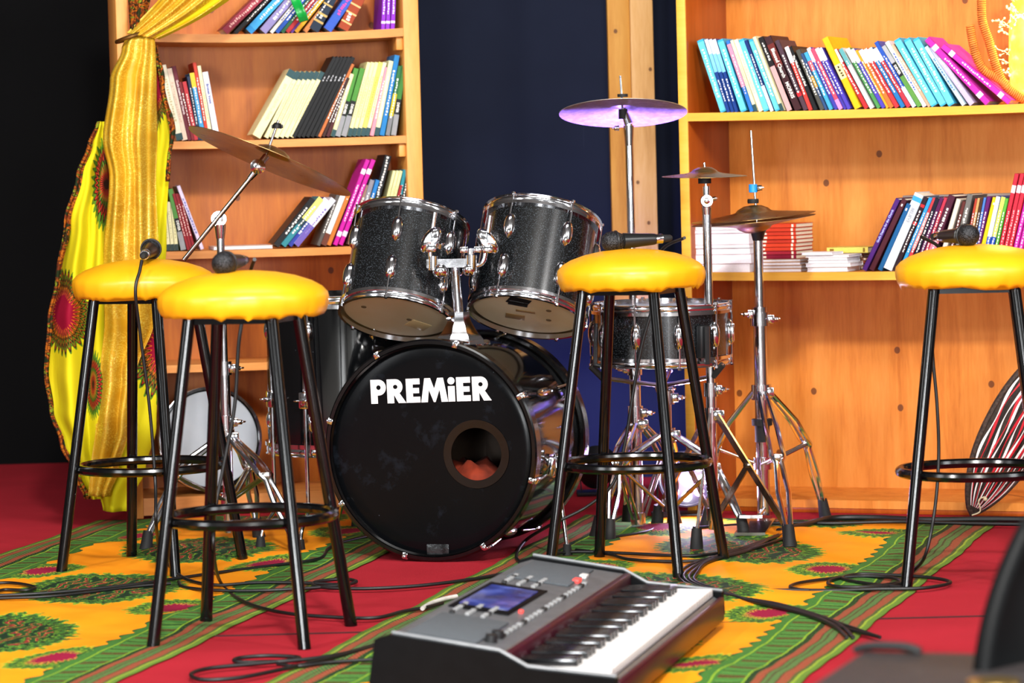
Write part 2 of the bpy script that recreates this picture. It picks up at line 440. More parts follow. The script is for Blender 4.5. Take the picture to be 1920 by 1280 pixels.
# ------------------------------------------------------------------ printed floor cloths
def kitenge():
    t = NT('orange_printed_cloth'); uv = t.uv()
    warp = t.mapping(uv, (1, 1, 1))
    x, y, z = t.sep(uv)
    W, B, p = 1.05, .20, .75
    n1 = t.noise(uv, 30, 3, .6); n2 = t.noise(uv, 90, 2, .6); n0 = t.noise(uv, 5, 2)
    e = t.math('MINIMUM', x, t.math('SUBTRACT', W, x))
    wob = t.math('MULTIPLY', t.math('SUBTRACT', n1, .5), .02)
    orange = t.ramp(n0, [(.3, H('#f08a08')), (.7, H('#fa9a12'))])
    G1, G2, G3, LI, RD, MR, DK = H('#3a6a2a'), H('#22481e'), H('#142c18'), H('#86a62a'), H('#8a3428'), H('#8e1236'), H('#2a1c14')
    # --- border stripes across e
    zig = t.math('MULTIPLY', t.math('PINGPONG', y, .006), .4)
    es = t.math('ADD', t.math('ADD', e, t.math('MULTIPLY', wob, .25)), t.math('MULTIPLY', zig, .5))
    stripes = t.ramp(t.math('DIVIDE', es, .22), [
        (.0, H('#4a7c26')), (.06, LI), (.085, G2), (.12, RD), (.205, DK), (.22, H('#2c6a36')), (.28, G3), (.30, H('#2c6a36')), (.335, DK), (.35, RD), (.425, G3),
        (.485, LI), (.505, G1), (.78, LI), (.80, G1), (.90, G2)], 'CONSTANT')
    # cross bars in the wide green band
    bars = t.math('PINGPONG', t.math('ADD', y, t.math('MULTIPLY', wob, .5)), .055)
    barcol = t.ramp(t.math('DIVIDE', bars, .055), [(0, DK), (.10, H('#7a3020')), (.2, G2), (.3, H('#4f8a3a')), (.42, G1), (.55, H('#2f6f3e')), (.68, H('#6a9a3a')), (.8, G2)], 'CONSTANT')
    inband = t.math('MULTIPLY', t.math('GREATER_THAN', e, .112), t.math('LESS_THAN', e, .165))
    speck = t.math('GREATER_THAN', t.noise(uv, 190, 2), .56)
    stripes = t.mix(t.math('MULTIPLY', inband, .8), stripes, barcol)
    stripes = t.mix(t.math('MULTIPLY', speck, .4), stripes, H('#587c34'))
    chev = t.math('GREATER_THAN', t.math('SINE', t.math('ADD', t.math('MULTIPLY', y, 420), t.math('MULTIPLY', e, 700))), .45)
    inred = t.math('LESS_THAN', e, .095)
    stripes = t.mix(t.math('MULTIPLY', t.math('MULTIPLY', chev, inred), .35), stripes, H('#b0704e'))
    ethr = t.math('ADD', B, t.math('MULTIPLY', t.math('SINE', t.math('MULTIPLY', y, 70)), .008))
    isb = t.math('LESS_THAN', t.math('ADD', e, t.math('MULTIPLY', wob, .6)), ethr)
    # --- medallions
    def medal(cu, v0, ru, rv, skew=0.0, uu=None):
        du = t.math('SUBTRACT', uu if uu is not None else x, cu)
        dv = t.math('SUBTRACT', t.math('WRAP', t.math('SUBTRACT', y, v0), p, 0.0), p / 2)
        du = t.math('ADD', du, t.math('MULTIPLY', dv, skew))
        a = t.math('DIVIDE', du, ru); b = t.math('DIVIDE', dv, rv)
        r = t.math('SQRT', t.math('ADD', t.math('MULTIPLY', a, a), t.math('MULTIPLY', b, b)))
        an = t.math('ARCTAN2', b, a)
        return r, an
    def frill(r, an, k, amp):
        q = t.math('MULTIPLY', t.math('SINE', t.math('ADD', t.math('MULTIPLY', an, k), t.math('MULTIPLY', n2, 9))), amp)
        return t.math('ADD', t.math('ADD', r, q), t.math('MULTIPLY', t.math('SUBTRACT', n1, .5), .35))
    col = orange
    r, an = medal(W / 2, .04 - p / 2, .20, .28, .25)
    rf = frill(r, an, 38, .05)
    sw = t.wave(uv, 5, 6, 3, 2.5, 'X')
    inner = t.ramp(sw, [(0, G3), (.2, G1), (.33, LI), (.38, G2), (.55, H('#8a2b22')), (.72, MR), (.82, H('#d8a03c')), (.86, G2)], 'CONSTANT')
    ringc = t.ramp(rf, [(0, MR), (.5, G2), (.60, LI), (.66, G3), (.76, LI), (.78, H('#3f7228')), (.84, DK), (.88, G1), (.95, LI), (1, LI)], 'CONSTANT')
    mcol = t.mix(t.math('LESS_THAN', t.math('ADD', r, t.math('MULTIPLY', wob, 4)), .74), ringc, inner)
    mcol = t.mix(t.math('MULTIPLY', t.math('GREATER_THAN', n2, .56), .5), mcol, G3)
    col = t.mix(t.math('LESS_THAN', rf, 1.0), col, mcol)
    r, an = medal(B + .045, .41 - p / 2, .095, .14, 0, e)
    rf = frill(r, an, 26, .07)
    scol = t.ramp(rf, [(0, MR), (.46, MR), (.47, H('#d8a03c')), (.52, G3), (.60, LI), (.66, G2), (.76, G1), (.86, DK), (.9, LI)], 'CONSTANT')
    scol = t.mix(t.math('MULTIPLY', t.math('MULTIPLY', t.math('GREATER_THAN', n2, .55), t.math('GREATER_THAN', rf, .5)), .5), scol, LI)
    col = t.mix(t.math('LESS_THAN', rf, 1.0), col, scol)
    col = t.mix(isb, col, stripes)
    t.bump(t.noise(uv, 600, 1), .08, .001)
    return t.out(col, .8, 0, .2)
M_KIT = kitenge()
def runner(name, c, label, vs, ph):
    """c = near left, near right, far left, far right on the floor"""
    nl, nr, fl, fr = [Vector((a, b, 0)) for a, b in c]
    L = ((nl + nr) / 2 - (fl + fr) / 2).length
    def fn(a, b):
        p = (nl * (1 - a) + nr * a) * (1 - b) + (fl * (1 - a) + fr * a) * b
        x, y = p.x, p.y
        e = min(a, 1 - a)
        z = .004 + .0035 * (sin(x * 13 + ph) * sin(y * 7 + 2 * ph) + .6 * sin(x * 31 - y * 11)) * min(1, e * 8)
        z += .009 * max(0, sin(y * 5.1 + x * 3 + ph) - .75) * 4 * min(1, e * 6)
        ex = .004 * sin(y * 9 + ph) + .0015 * sin(y * 37)
        return (x + ex, y, max(.0025, z)), (a * 1.05, b * L + vs)
    o = MB().grid(fn, 60, 200).build(name, M_KIT, smooth=180)
    o.modifiers.new('thickness', 'SOLIDIFY').thickness = .0015
    tag(o, label, 'cloth', 'printed cloths on the stage floor'); return o
runner('printed_cloth', ((-1.97, 5.2), (-.96, 5.2), (-1.19, 8.97), (-.12, 8.97)), 'orange printed cloth with green borders lying under the two left stools', 0, .3)
runner('printed_cloth', ((-.72, 5.0), (.28, 5.0), (.20, 8.78), (1.27, 8.30)), 'orange printed cloth with green borders lying under the keyboard and hi-hat stand', .05, 1.7)

# ------------------------------------------------------------------ gold and printed drape
def gold_mat():
    t = NT('gold_glitter_cloth'); uv = t.uv()
    v = t.voro(t.mapping(uv, (1, 1, 1)), 900, 'F1', 'Color')
    s = t.sep(v)[0]
    patch = t.noise(uv, 22, 3)
    spk = t.math('MULTIPLY', t.math('GREATER_THAN', s, .72), t.math('MULTIPLY', t.math('SUBTRACT', patch, .36, clamp=True), 4, clamp=True))
    c = t.ramp(t.noise(uv, 14, 3), [(.3, H('#bd8a10')), (.7, H('#d6a41c'))])
    c = t.mix(t.math('MULTIPLY', spk, .8), c, H('#fff06a'))
    t.bump(t.noise(uv, 60, 3), .25, .004)
    return t.out(c, t.math('SUBTRACT', .5, t.math('MULTIPLY', spk, .25)), t.math('MULTIPLY', spk, .4))
def print_mat():
    t = NT('yellow_printed_cloth'); uv = t.uv(); x, y, z = t.sep(uv)
    n1 = t.noise(uv, 60, 3); n2 = t.noise(uv, 160, 2)
    col = t.ramp(t.noise(uv, 8, 2), [(.3, H('#cfc410')), (.7, H('#dccc18'))])
    G, DK, MR, OR = H('#4f7a18'), H('#2b1408'), H('#93082c'), H('#e07014')
    for (cx, cy, rx, ry) in ((.122, .585, .046, .075), (.310, .650, .062, .100), (.292, .168, .022, .070), (.200, .345, .026, .085), (.178, .72, .020, .06)):
        a = t.math('DIVIDE', t.math('SUBTRACT', x, cx), rx); b = t.math('DIVIDE', t.math('SUBTRACT', y, cy), ry)
        r = t.math('SQRT', t.math('ADD', t.math('MULTIPLY', a, a), t.math('MULTIPLY', b, b)))
        an = t.math('ARCTAN2', b, a)
        rf = t.math('ADD', r, t.math('MULTIPLY', t.math('SINE', t.math('MULTIPLY', an, 34)), .09))
        rf = t.math('ADD', rf, t.math('MULTIPLY', t.math('SUBTRACT', n1, .5), .25))
        stops = [(0, MR), (.50, OR), (.55, DK), (.62, H('#8a5a10')), (.70, DK), (.78, G), (.84, H('#a82a14')), (.88, DK), (.93, G)]
        if cx in (.200, .178): stops = [(0, DK), (.2, H('#b0301a')), (.34, G), (.45, DK), (.6, H('#b0301a')), (.7, DK), (.8, G)]
        rc = t.ramp(rf, stops, 'CONSTANT')
        col = t.mix(t.math('LESS_THAN', rf, 1.0), col, rc)
    t.bump(t.noise(uv, 40, 3), .15, .003)
    return t.out(col, .75, 0, .2)
def trim_mat():
    t = NT('brown_green_trim_cloth'); uv = t.uv()
    a = t.noise(uv, 60, 3, .6, 1.0)
    c = t.ramp(a, [(.32, H('#1f2a10')), (.42, H('#6a2a0c')), (.50, H('#a85a10')), (.56, H('#30200c')), (.62, H('#7d8a1c')), (.68, H('#7a1226'))], 'CONSTANT')
    return t.out(c, .8, 0, .2)
M_GOLD, M_PRINT, M_TRIM = gold_mat(), print_mat(), trim_mat()

def lerp_rows(rows, y):
    ys = [r[0] for r in rows]
    if y <= ys[0]: return rows[0][1:]
    for i in range(len(rows) - 1):
        if y <= ys[i + 1]:
            t = (y - ys[i]) / (ys[i + 1] - ys[i]); t = t * t * (3 - 2 * t)
            return tuple(rows[i][k] * (1 - t) + rows[i + 1][k] * t for k in range(1, len(rows[i])))
    return rows[-1][1:]
def panel(name, rows, Y, mat, parent, base, nf=5, amp=.03, nu=60, nv=90, ph=0.0, belly=.03):
    y0, y1 = rows[0][0], rows[-1][0]
    def fn(a, b):
        y = y0 + (y1 - y0) * b; xl, xr = lerp_rows(rows, y)
        sh = a + .05 * sin(b * 4 + ph) * sin(a * pi) + .06 * sin(a * 5 + ph * 2 + b * 1.5)
        fold = .8 * sin(2 * pi * nf * sh + ph + .9 * sin(b * 3 + ph)) + .4 * sin(2 * pi * nf * 2.3 * sh + 2 * ph + b * 3) * (.5 + .5 * sin(b * 5 + ph))
        fold += .5 * sin(7 * a + 9 * b + ph) * sin(11 * b - 4 * a)
        wid = max(.25, min(1, (xr - xl) / 110))
        px = xl + (xr - xl) * a
        p = P(px, y, Y) ; p = p - base
        p.y += amp * wid * fold * (.55 + .45 * min(1, b * 4)) - belly * sin(a * pi) * wid + .012 * sin(b * 17 + a * 9 + ph) * .5
        return p, (px / 1000, y / 1000)
    o = MB().grid(fn, nu, nv).build(name, mat, parent, smooth=180)
    o.modifiers.new('thickness', 'SOLIDIFY').thickness = .002
    return o
dbase = F(195, 968); dbase.z = 0
dr = thing('drape', 'gold glitter drape with yellow printed lining tied to the bookcase side', 'drape', T(dbase))
panel('gold_panel', [(68, 236, 288), (90, 228, 290), (150, 204, 292), (260, 192, 292), (330, 205, 290), (480, 192, 298), (600, 196, 288), (700, 186, 256), (800, 178, 244), (880, 170, 222), (930, 165, 205)], 8.80, M_GOLD, dr, dbase, 2.2, .036, ph=.4)
panel('printed_panel', [(228, 186, 196), (270, 170, 205), (330, 150, 205), (420, 128, 205), (520, 112, 205), (600, 96, 205), (700, 88, 200), (770, 98, 195), (830, 120, 190), (890, 148, 185), (935, 165, 190)], 8.86, M_PRINT, dr, dbase, 1.6, .034, ph=1.3)
panel('printed_panel', [(80, 270, 290), (150, 276, 303), (250, 280, 322), (300, 280, 318), (450, 280, 312), (550, 268, 304), (600, 250, 302), (700, 238, 297), (800, 224, 292), (880, 202, 272), (930, 186, 250), (958, 192, 240)], 8.87, M_PRINT, dr, dbase, 1.3, .022, ph=2.2)
panel('trim_strip', [(228, 181, 189), (270, 164, 174), (330, 143, 155), (420, 120, 132), (520, 104, 114), (600, 90, 98), (700, 83, 90), (770, 92, 100), (830, 112, 122), (890, 140, 150), (935, 158, 168)], 8.845, M_TRIM, dr, dbase, 1, .006, 10, 60, ph=.2, belly=.004)
panel('trim_strip', [(85, 286, 296), (150, 299, 308), (250, 318, 328), (300, 314, 320), (340, 310, 317)], 8.84, M_TRIM, dr, dbase, 1, .006, 10, 40, ph=.7, belly=.004)
# swag rising to upper right, drawn as a gathered sheet between two lines
def swag(name, A, B_, Y, mat, nf, amp, ph, nu=50, nv=60):
    (ax, ay), (bx, by) = A; (cx, cy), (dx, dy) = B_
    def fn(a, b):
        w0 = Vector((ax + (bx - ax) * b, ay + (by - ay) * b)); w1 = Vector((cx + (dx - cx) * b, cy + (dy - cy) * b))
        q = w0.lerp(w1, a); q.y += 9 * sin(b * pi) * (.4 + a)
        p = P(q.x, q.y, Y) - dbase
        p.y += amp * (sin(2 * pi * nf * a + ph + b) + .4 * sin(2 * pi * nf * 2.1 * a + 2 * b)) * (.3 + .7 * b) - .03 * sin(a * pi)
        return p, (q.x / 1000, q.y / 1000)
    o = MB().grid(fn, nu, nv).build(name, mat, dr, smooth=180); o.modifiers.new('thickness', 'SOLIDIFY').thickness = .002
swag('gold_swag', ((238, 62), (345, -60)), ((290, 73), (490, -60)), 8.80, M_GOLD, 3.5, .02, .5)
swag('yellow_lining', ((282, 66), (470, -62)), ((298, 74), (508, -62)), 8.825, M_PRINT, 1, .006, .1)
swag('trim_strip', ((243, 55), (236, -50)), ((262, 58), (292, -50)), 8.83, M_TRIM, 2, .014, 1.1)
tm = MB(); c0 = P(245, 70, 8.8) - dbase
tm.tube([c0 + Vector((.034 * cos(a) * 1.15, .03 * sin(a), .012 * cos(a))) for a in [2 * pi * i / 24 for i in range(24)]], .006, 8, True)
tm.build('tie_ring', plain('dark_brass', '#6a4a20', .35, .8), dr)
# ------------------------------------------------------------------ bar stools
M_CHROME = chrome()
M_CHROME2 = chrome('worn_chrome', '#b9b2ac', .2)
M_BLACKPAINT = plain('gloss_black_paint', '#060607', .16, var=.3, scale=80, spec=.5)
M_RUBBER = plain('black_rubber', '#111112', .7, bump=.1)
M_BLACKPLASTIC = plain('black_plastic', '#131416', .4)
def vinyl():
    t = NT('yellow_vinyl'); v = t.coord()
    n = t.noise(v, 9, 3); c = t.ramp(n, [(.3, H('#e8a00c')), (.7, H('#efaa14'))])
    stain = t.math('GREATER_THAN', t.noise(v, 7, 4, .6), .72)
    c = t.mix(t.math('MULTIPLY', stain, .18), c, H('#b06a18'))
    t.bump(t.noise(v, 40, 2), .06, .002)
    return t.out(c, .36, 0, .45)
M_VINYL = vinyl()
SEATZ = .686
def make_stool(label, M, angs, seed, group='yellow topped bar stools'):
    rnd = random.Random(seed)
    t = thing('bar_stool', label, 'stool', M, group)
    ph = [rnd.uniform(0, 6.28) for _ in range(6)]
    drop = [rnd.uniform(0, 1) ** 3 for _ in range(96)]
    def wob(a, i):
        g = .0008 * sin(a * 23 + ph[0]) + .0008 * sin(a * 41 + ph[1]) + .0012 * sin(a * 5 + ph[2])
        k = (0.6, 1, 1, .6, .25, .08, .03, 0, 0, 0, 0)[i]
        dz = 0
        if i == 0: dz = -.009 * drop[int(a / (2 * pi) * 95)]
        if i == 1: dz = -.003 * drop[int(a / (2 * pi) * 95)]
        return g * k, dz
    prof = [(.168, -.004), (.1735, .002), (.178, .014), (.1795, .028), (.177, .039), (.166, .051), (.145, .063), (.11, .075), (.07, .083), (.03, .087), (0, .088)]
    MB().lathe([(r, z + SEATZ) for r, z in prof], 96, wob=wob).build('seat', M_VINYL, t, 60)
    rb, rt, zt = .232, .126, SEATZ
    fr = MB()
    tops = [Vector((rt * cos(a), -rt * sin(a), zt - .010)) for a in angs]
    for i in range(4): fr.bar(tops[i], tops[(i + 1) % 4], .006, .022)
    fr.lathe([(.15, zt - .001), (.15, zt + .008)], 32)
    fr.build('seat_frame', M_BLACKPAINT, t)
    for a in angs:
        l = MB(); d = Vector((cos(a), -sin(a), 0))
        l.tube([d * rb + Vector((0, 0, .006)), d * rt + Vector((0, 0, zt))], .0134, 12)
        lo = l.build('leg', M_BLACKPAINT, t)
        f = MB(); f.tube([d * (rb + .001), d * rb + Vector((0, 0, .018)) - d * .002], .0139, 12); f.build('foot_cap', M_BLACKPAINT, lo)
    zr = .255; rr = rb + (rt - rb) * zr / zt - .016
    MB().tube([(rr * cos(a), rr * sin(a), zr) for a in [2 * pi * i / 48 for i in range(48)]], .0115, 10, True).build('foot_ring', M_BLACKPAINT, t)
    return t
def angs(a0): return [R(a0 + 90 * k) for k in range(4)]
def stool_at(px, py): p = F(px, py); return T(p)
S_NEAR, S_LEFT, S_MID, S_RIGHT = F(476, 1193), F(287, 1063), F(1196, 1064), F(1836, 1088)
make_stool('yellow topped black bar stool nearest the camera, in front of bass drum', T(S_NEAR), angs(59), 1)
make_stool('yellow topped black bar stool beside the gold drape', T(S_LEFT), angs(70), 2)
make_stool('yellow topped black bar stool between bass drum and hi-hat stand', T(S_MID), angs(68), 3)
make_stool('yellow topped black bar stool cut by the right picture edge', T(S_RIGHT), angs(53), 4)

# ------------------------------------------------------------------ microphones
def grille():
    t = NT('microphone_grille'); v = t.coord()
    d = t.voro(v, 420); c = t.ramp(d, [(.2, H('#46464a')), (.6, H('#0c0c0d'))])
    t.bump(d, .5, .002); return t.out(c, .45, .5)
M_GRILLE = grille()
M_MICBODY = plain('microphone_body_paint', '#1a1a1b', .3, .2, spec=.6)
def make_mic(label, M):
    t = thing('microphone', label, 'microphone', M, 'microphones lying on the stools')
    # local z runs from tail to head
    MB().lathe([(0, .1), (.012, .1005), (.019, .108), (.0245, .12), (.0255, .131), (.0235, .143), (.017, .152), (.008, .157), (0, .158)], 24).build('grille', M_GRILLE, t, 80)
    MB().lathe([(.0255, .1185), (.0268, .1195), (.0268, .1235), (.0255, .1245)], 24).build('grille_band', M_BLACKPLASTIC, t)
    MB().lathe([(.013, .022), (.0140, .028), (.0160, .06), (.0185, .09), (.0195, .103), (.016, .106)], 20).build('body', M_MICBODY, t)
    MB().lathe([(.0105, .004), (.0118, .005), (.0118, .022), (.013, .026)], 16).build('connector', M_CHROME, t)
    MB().lathe([(.005, -.02), (.0085, -.015), (.0098, .005)], 14).build('cable_boot', M_RUBBER, t)
    return t
def mic_at(label, head, tail_dir, Y):
    """head ball centre in the picture, direction from head to tail in the place"""
    d = Vector(tail_dir).normalized(); h = P(head[0], head[1], Y)
    tail = h + d * .131
    return make_mic(label, aim(tail, -d)), tail
mA, tA = mic_at('black microphone on stool beside the gold drape, tail towards camera', (284, 466), (-.03, -1, -.10), 7.86)
mB, tB = mic_at('black microphone on the nearest stool, round head towards camera', (420, 494), (.22, .95, .02), 6.57)
mC, tC = mic_at('black microphone lying sideways on stool in front of right tom', (1148, 453), (1, .25, .03), 7.60)
mD, tD = mic_at('black microphone on the stool at the right picture edge', (1815, 441), (-.42, .9, -.03), 7.16)

# ------------------------------------------------------------------ keyboard
def keyboard():
    zb, zf = .145, .085
    A = F(990, 1047, zb); Cn = F(716, 1198, zb)
    ax = (A - Cn); L = ax.length; ax.normalize()
    wx = Vector((ax.y, -ax.x, 0))                      # towards the player
    # local: x along keyboard (low to high), -y from back edge to player, z up
    M = Matrix((ax, -wx, Vector((0, 0, 1)))).transposed().to_4x4(); M.translation = Vector((Cn.x, Cn.y, 0)) - wx * .03
    W = .445
    t = thing('keyboard', 'grey electronic keyboard lying on the floor in front of bass drum', 'keyboard', M)
    G = plain('grey_keyboard_plastic', '#5e5f62', .45, .2); GD = plain('dark_keyboard_plastic', '#08090b', .6, spec=.08)
    GL = plain('pale_keyboard_plastic', '#6f7275', .4, .2); MRN = plain('maroon_keyboard_trim', '#3a0a1a', .35)
    KW = plain('white_key', '#e6e2e0', .3, var=.03); KB = plain('black_key', '#0d0e10', .16, spec=.7)
    sec = [(0, .035), (-.02, .14), (-.045, .147), (-.24, .118), (-.255, .105), (-.258, .070), (-W + .012, .070), (-W, .062), (-W, .022), (-.40, .015), (-.05, .015)]
    b = MB(); n = len(sec); vs = []
    for x in (0.018, L - .018): vs += [(x, y, z) for y, z in sec]
    b.add(vs, [tuple(range(n)), tuple(range(2 * n - 1, n - 1, -1))] + [(i, (i + 1) % n, (i + 1) % n + n, i + n) for i in range(n)])
    b.build('body', G, t, 30)
    cheek = [(0.002, .03), (-.016, .144), (-.045, .152), (-.24, .122), (-.29, .094), (-W - .004, .078), (-W - .006, .03), (-.40, .012), (-.04, .012)]
    for x0, x1 in ((0, .03), (L - .03, L)):
        c = MB(); k = len(cheek)
        c.add([(x, y, z) for x in (x0, x1) for y, z in cheek], [tuple(range(k)), tuple(range(2 * k - 1, k - 1, -1))] + [(i, (i + 1) % k, (i + 1) % k + k, i + k) for i in range(k)])
        c.build('end_cheek', GD, t, 30)
        s2 = MB(); s2.tube([(x0 + .015, y, z + .003) for y, z in cheek[2:6]], .004, 6); s2.build('end_cheek_edge', GL, t)
    th = math.atan2(.029, .195)
    def pan(x, y, d, h=.004, lift=0):                    # box sitting on the sloped panel
        z = .147 - (-.045 - y) * math.tan(th)
        return T(x, y, z + lift) @ RX(th), (0, 0, h / 2), (d[0], d[1], h)
    def ob(name, x, y, d, mat, h=.004, par=t, bev=.001):
        Mx, c, dd = pan(x, y, d, h); return MB().bbox(c, dd, bev, Mx).build(name, mat, par)
    ob('display_surround', L * .5, -.105, (.34, .118), GD, .003)
    sm = NT('keyboard_screen'); v = sm.coord(); nn = sm.noise(v, 14, 2)
    cc = sm.ramp(nn, [(.3, H('#241a52')), (.5, H('#3a4aa8')), (.65, H('#6f7fe0'))])
    sm.out(H('#101020'), .2); sm.put(sm.b.inputs['Emission Color'], cc); sm.b.inputs['Emission Strength'].default_value = .7  # violet glow paints a purple reflection into the screen
    ob('screen', L * .5, -.105, (.26, .095), sm.m, .005)
    for k in range(2):
        x = L * (.17 if k == 0 else .84)
        g = ob('speaker_grille', x, -.12, (.25, .13), plain('grille_cloth', '#4c5156', .8, var=.3, scale=500, bump=.6), .004, bev=.002)
    BT = plain('button_grey', '#8a8b8c', .5); BTD = plain('button_black', '#101012', .5)
    RED = NT('lit_red_button'); RED.out(H('#d04040'), .4); RED.put(RED.b.inputs['Emission Color'], H('#ff4030')); RED.b.inputs['Emission Strength'].default_value = 1.2
    for r in range(3):
        for k in range(6):
            for s, x0 in ((0, .30), (1, .665)):
                ob('button', L * x0 + k * .021, -.07 - r * .03, (.014, .009), BT if (r + k) % 4 else BTD, .006)
    for k in range(22):
        ob('button', L * .16 + k * .034, -.205, (.02, .010), BT if k % 5 else BTD, .006)
    ob('button', L * .80, -.185, (.03, .014), RED.m, .007); ob('button', L * .86, -.185, (.03, .014), KW, .007)
    ob('button', L * .40, -.175, (.012, .008), RED.m, .006)
    for k in range(2):
        Mx, c, dd = pan(L * .10 + k * .05, -.20, (.02, .04)); MB().lathe([(.012, 0), (.011, .014), (0, .015)], 16, Mx).build('knob', BTD, t)
    MB().bbox((L / 2, -.250, .104), (L - .06, .016, .03), .003).build('key_slip_trim', MRN, t)
    MB().bbox((L / 2, -W - .003, .045), (L - .05, .012, .05), .004).build('front_rail', MRN, t)
    x0, x1 = .045, L - .045; nw = 36; kw = (x1 - x0) / nw
    wm = MB().bbox((0, 0, 0), (kw * .95, .172, .016), .0015).mesh('white_key', KW)
    bm_ = MB().bbox((0, 0, 0), (kw * .55, .105, .016), .002).mesh('black_key', KB)
    for k in range(nw):
        o = bpy.data.objects.new('white_key', wm); C.objects.link(o); o.parent = t; o.location = (x0 + (k + .5) * kw, -.348, .081)
        if k % 7 in (0, 1, 3, 4, 5) and k < nw - 1:
            o = bpy.data.objects.new('black_key', bm_); C.objects.link(o); o.parent = t; o.location = (x0 + (k + 1) * kw, -.316, .0955)
    for x in (.1, L - .1):
        for y in (-.06, -.38): MB().lathe([(.012, 0), (.014, .015)], 12, T(x, y, 0)).build('rubber_foot', M_RUBBER, t)
keyboard()

# ------------------------------------------------------------------ floor speaker and chair at lower right
def speaker():
    z = .30
    bl = F(1614, 1217, z); nl = F(1505, 1288, z)
    ax = (bl - nl); ax.z = 0; ax.normalize(); rx = Vector((ax.y, -ax.x, 0))
    M = Matrix((rx, ax, Vector((0, 0, 1)))).transposed().to_4x4(); M.translation = Vector((bl.x, bl.y, 0))
    t = thing('floor_speaker', 'dark brown box speaker on the floor at the lower right corner', 'speaker', M)
    def vm():
        q = NT('scuffed_dark_vinyl'); v = q.coord(); n = q.noise(v, 40, 4)
        c = q.ramp(n, [(.3, H('#241d1d')), (.7, H('#2c2525'))]); s_ = q.math('GREATER_THAN', q.noise(q.mapping(v, (8, 50, 8)), 3, 2), .73)
        q.bump(q.noise(v, 300, 2), .3, .002); return q.out(q.mix(q.math('MULTIPLY', s_, .5), c, H('#8a7a70')), .6)
    vmt = vm()
    MB().bbox((.31, -.24, .155), (.62, .48, .29), .012).build('cabinet', vmt, t)
    for x, y in ((.02, -.02), (.6, -.02), (.02, -.46), (.6, -.46)):
        MB().lathe([(.02, 0), (.022, .012)], 12, T(x, y, 0)).build('rubber_foot', M_RUBBER, t)
    h = MB(); h.tube(smooth_path([(-.004, -.010, .301), (.014, -.016, .307), (.04, -.02, .309), (.07, -.022, .308), (.088, -.022, .302)]), [.009] * 25, 10, flat=.7); h.build('handle', M_RUBBER, t)
    MB().lathe([(.035, .3), (.034, .304), (.02, .306), (0, .306)], 20, T(.23, -.245, 0)).build('corner_plate', plain('brass_plate', '#a98a50', .3, .9), t)
speaker()
def chair():
    Y = 4.15
    o = P(1990, 1120, Y); base = T(o.x + .06, Y, 0) @ RZ(R(25))
    t = thing('chair', 'black moulded plastic chair back at the right picture edge', 'chair', base)
    m_ = plain('black_chair_plastic', '#050607', .5, spec=.15)
    def fn(a, b):
        wv = .21 * (1 - .55 * b ** 2.2); x = (a * 2 - 1) * wv; zz = .20 + .28 * b
        y = .02 + .05 * b - .05 * (a * 2 - 1) ** 2
        return (x, y, zz), (a, b)
    g = MB().grid(fn, 24, 20).build('backrest', m_, t, 180); g.modifiers.new('thick', 'SOLIDIFY').thickness = .022
    def fs(a, b):
        x = (a * 2 - 1) * .2; y = -.38 * b + .03; return (x, y, .20 - .012 * sin(a * pi)), (a, b)
    g = MB().grid(fs, 12, 12).build('seat', m_, t, 180); g.modifiers.new('thick', 'SOLIDIFY').thickness = .02
    for x in (-.17, .17):
        for y in (-.31, -.02): MB().tube([(x * 1.1, y, 0), (x, y, .19)], .012, 10).build('leg', M_BLACKPAINT, t)
chair()
# ------------------------------------------------------------------ drum kit materials
def sparkle():
    t = NT('black_sparkle_wrap'); v = t.coord()
    c = t.sep(t.voro(v, 800, 'F1', 'Color'))
    s = t.math('MULTIPLY', t.math('GREATER_THAN', c[0], .86), c[1])
    col = t.mix(t.math('MULTIPLY', s, .36), H('#090a0c'), H('#77828c'))
    return t.out(col, .22, 0, .6, .35)
def glossblack():
    t = NT('gloss_black_shell'); v = t.coord()
    s = t.math('GREATER_THAN', t.noise(v, 55, 3, .7), .74)
    return t.out(t.mix(t.math('MULTIPLY', s, .4), H('#07080a'), H('#565c68')), .08, 0, .5, .15)
def blackhead():
    t = NT('black_drum_head'); v = t.coord()
    sm = t.noise(t.mapping(v, (1, 1, 1)), 9, 5, .7)
    scuff = t.math('MULTIPLY', t.math('SUBTRACT', sm, .56, clamp=True), 2.2, clamp=True)
    sc2 = t.math('GREATER_THAN', t.noise(t.mapping(v, (40, 12, 1), rot=(0, 0, .7)), 2.5, 3, .6), .76)
    c = t.mix(t.math('MULTIPLY', scuff, .5), H('#08090b'), H('#3a4250'))
    c = t.mix(t.math('MULTIPLY', sc2, .6), c, H('#8a909c'))
    return t.out(c, t.math('MULTIPLY_ADD', sm, .2, .12), 0, .12)
def thru(t, col, rough):
    """thin plastic film: part of the light passes through"""
    t.out(col, rough, 0, .35)
    k = t.n.new('ShaderNodeBsdfTranslucent'); t.put(k.inputs[0], col)
    mx = t.n.new('ShaderNodeMixShader'); mx.inputs[0].default_value = .45
    t.t.links.new(t.b.outputs[0], mx.inputs[1]); t.t.links.new(k.outputs[0], mx.inputs[2])
    t.t.links.new(mx.outputs[0], t.n['Material Output'].inputs[0]); return t.m
def creamhead():
    t = NT('cream_drum_head'); v = t.coord()
    n = t.noise(v, 7, 3); c = t.ramp(n, [(.3, H('#f2e0b8')), (.7, H('#f8ecd0'))])
    return thru(t, c, .35)
M_SPARK, M_GLOSS, M_BHEAD, M_CREAM = sparkle(), glossblack(), blackhead(), creamhead()
def whitehead():
    t = NT('white_drum_head'); n = t.noise(t.coord(), 9, 3)
    return thru(t, t.ramp(n, [(.3, H('#d2dae2')), (.7, H('#e2e8ee'))]), .4)
M_WHITEHEAD = whitehead()
M_WHITEPRINT = plain('white_print', '#efe8e8', .5, var=.04)
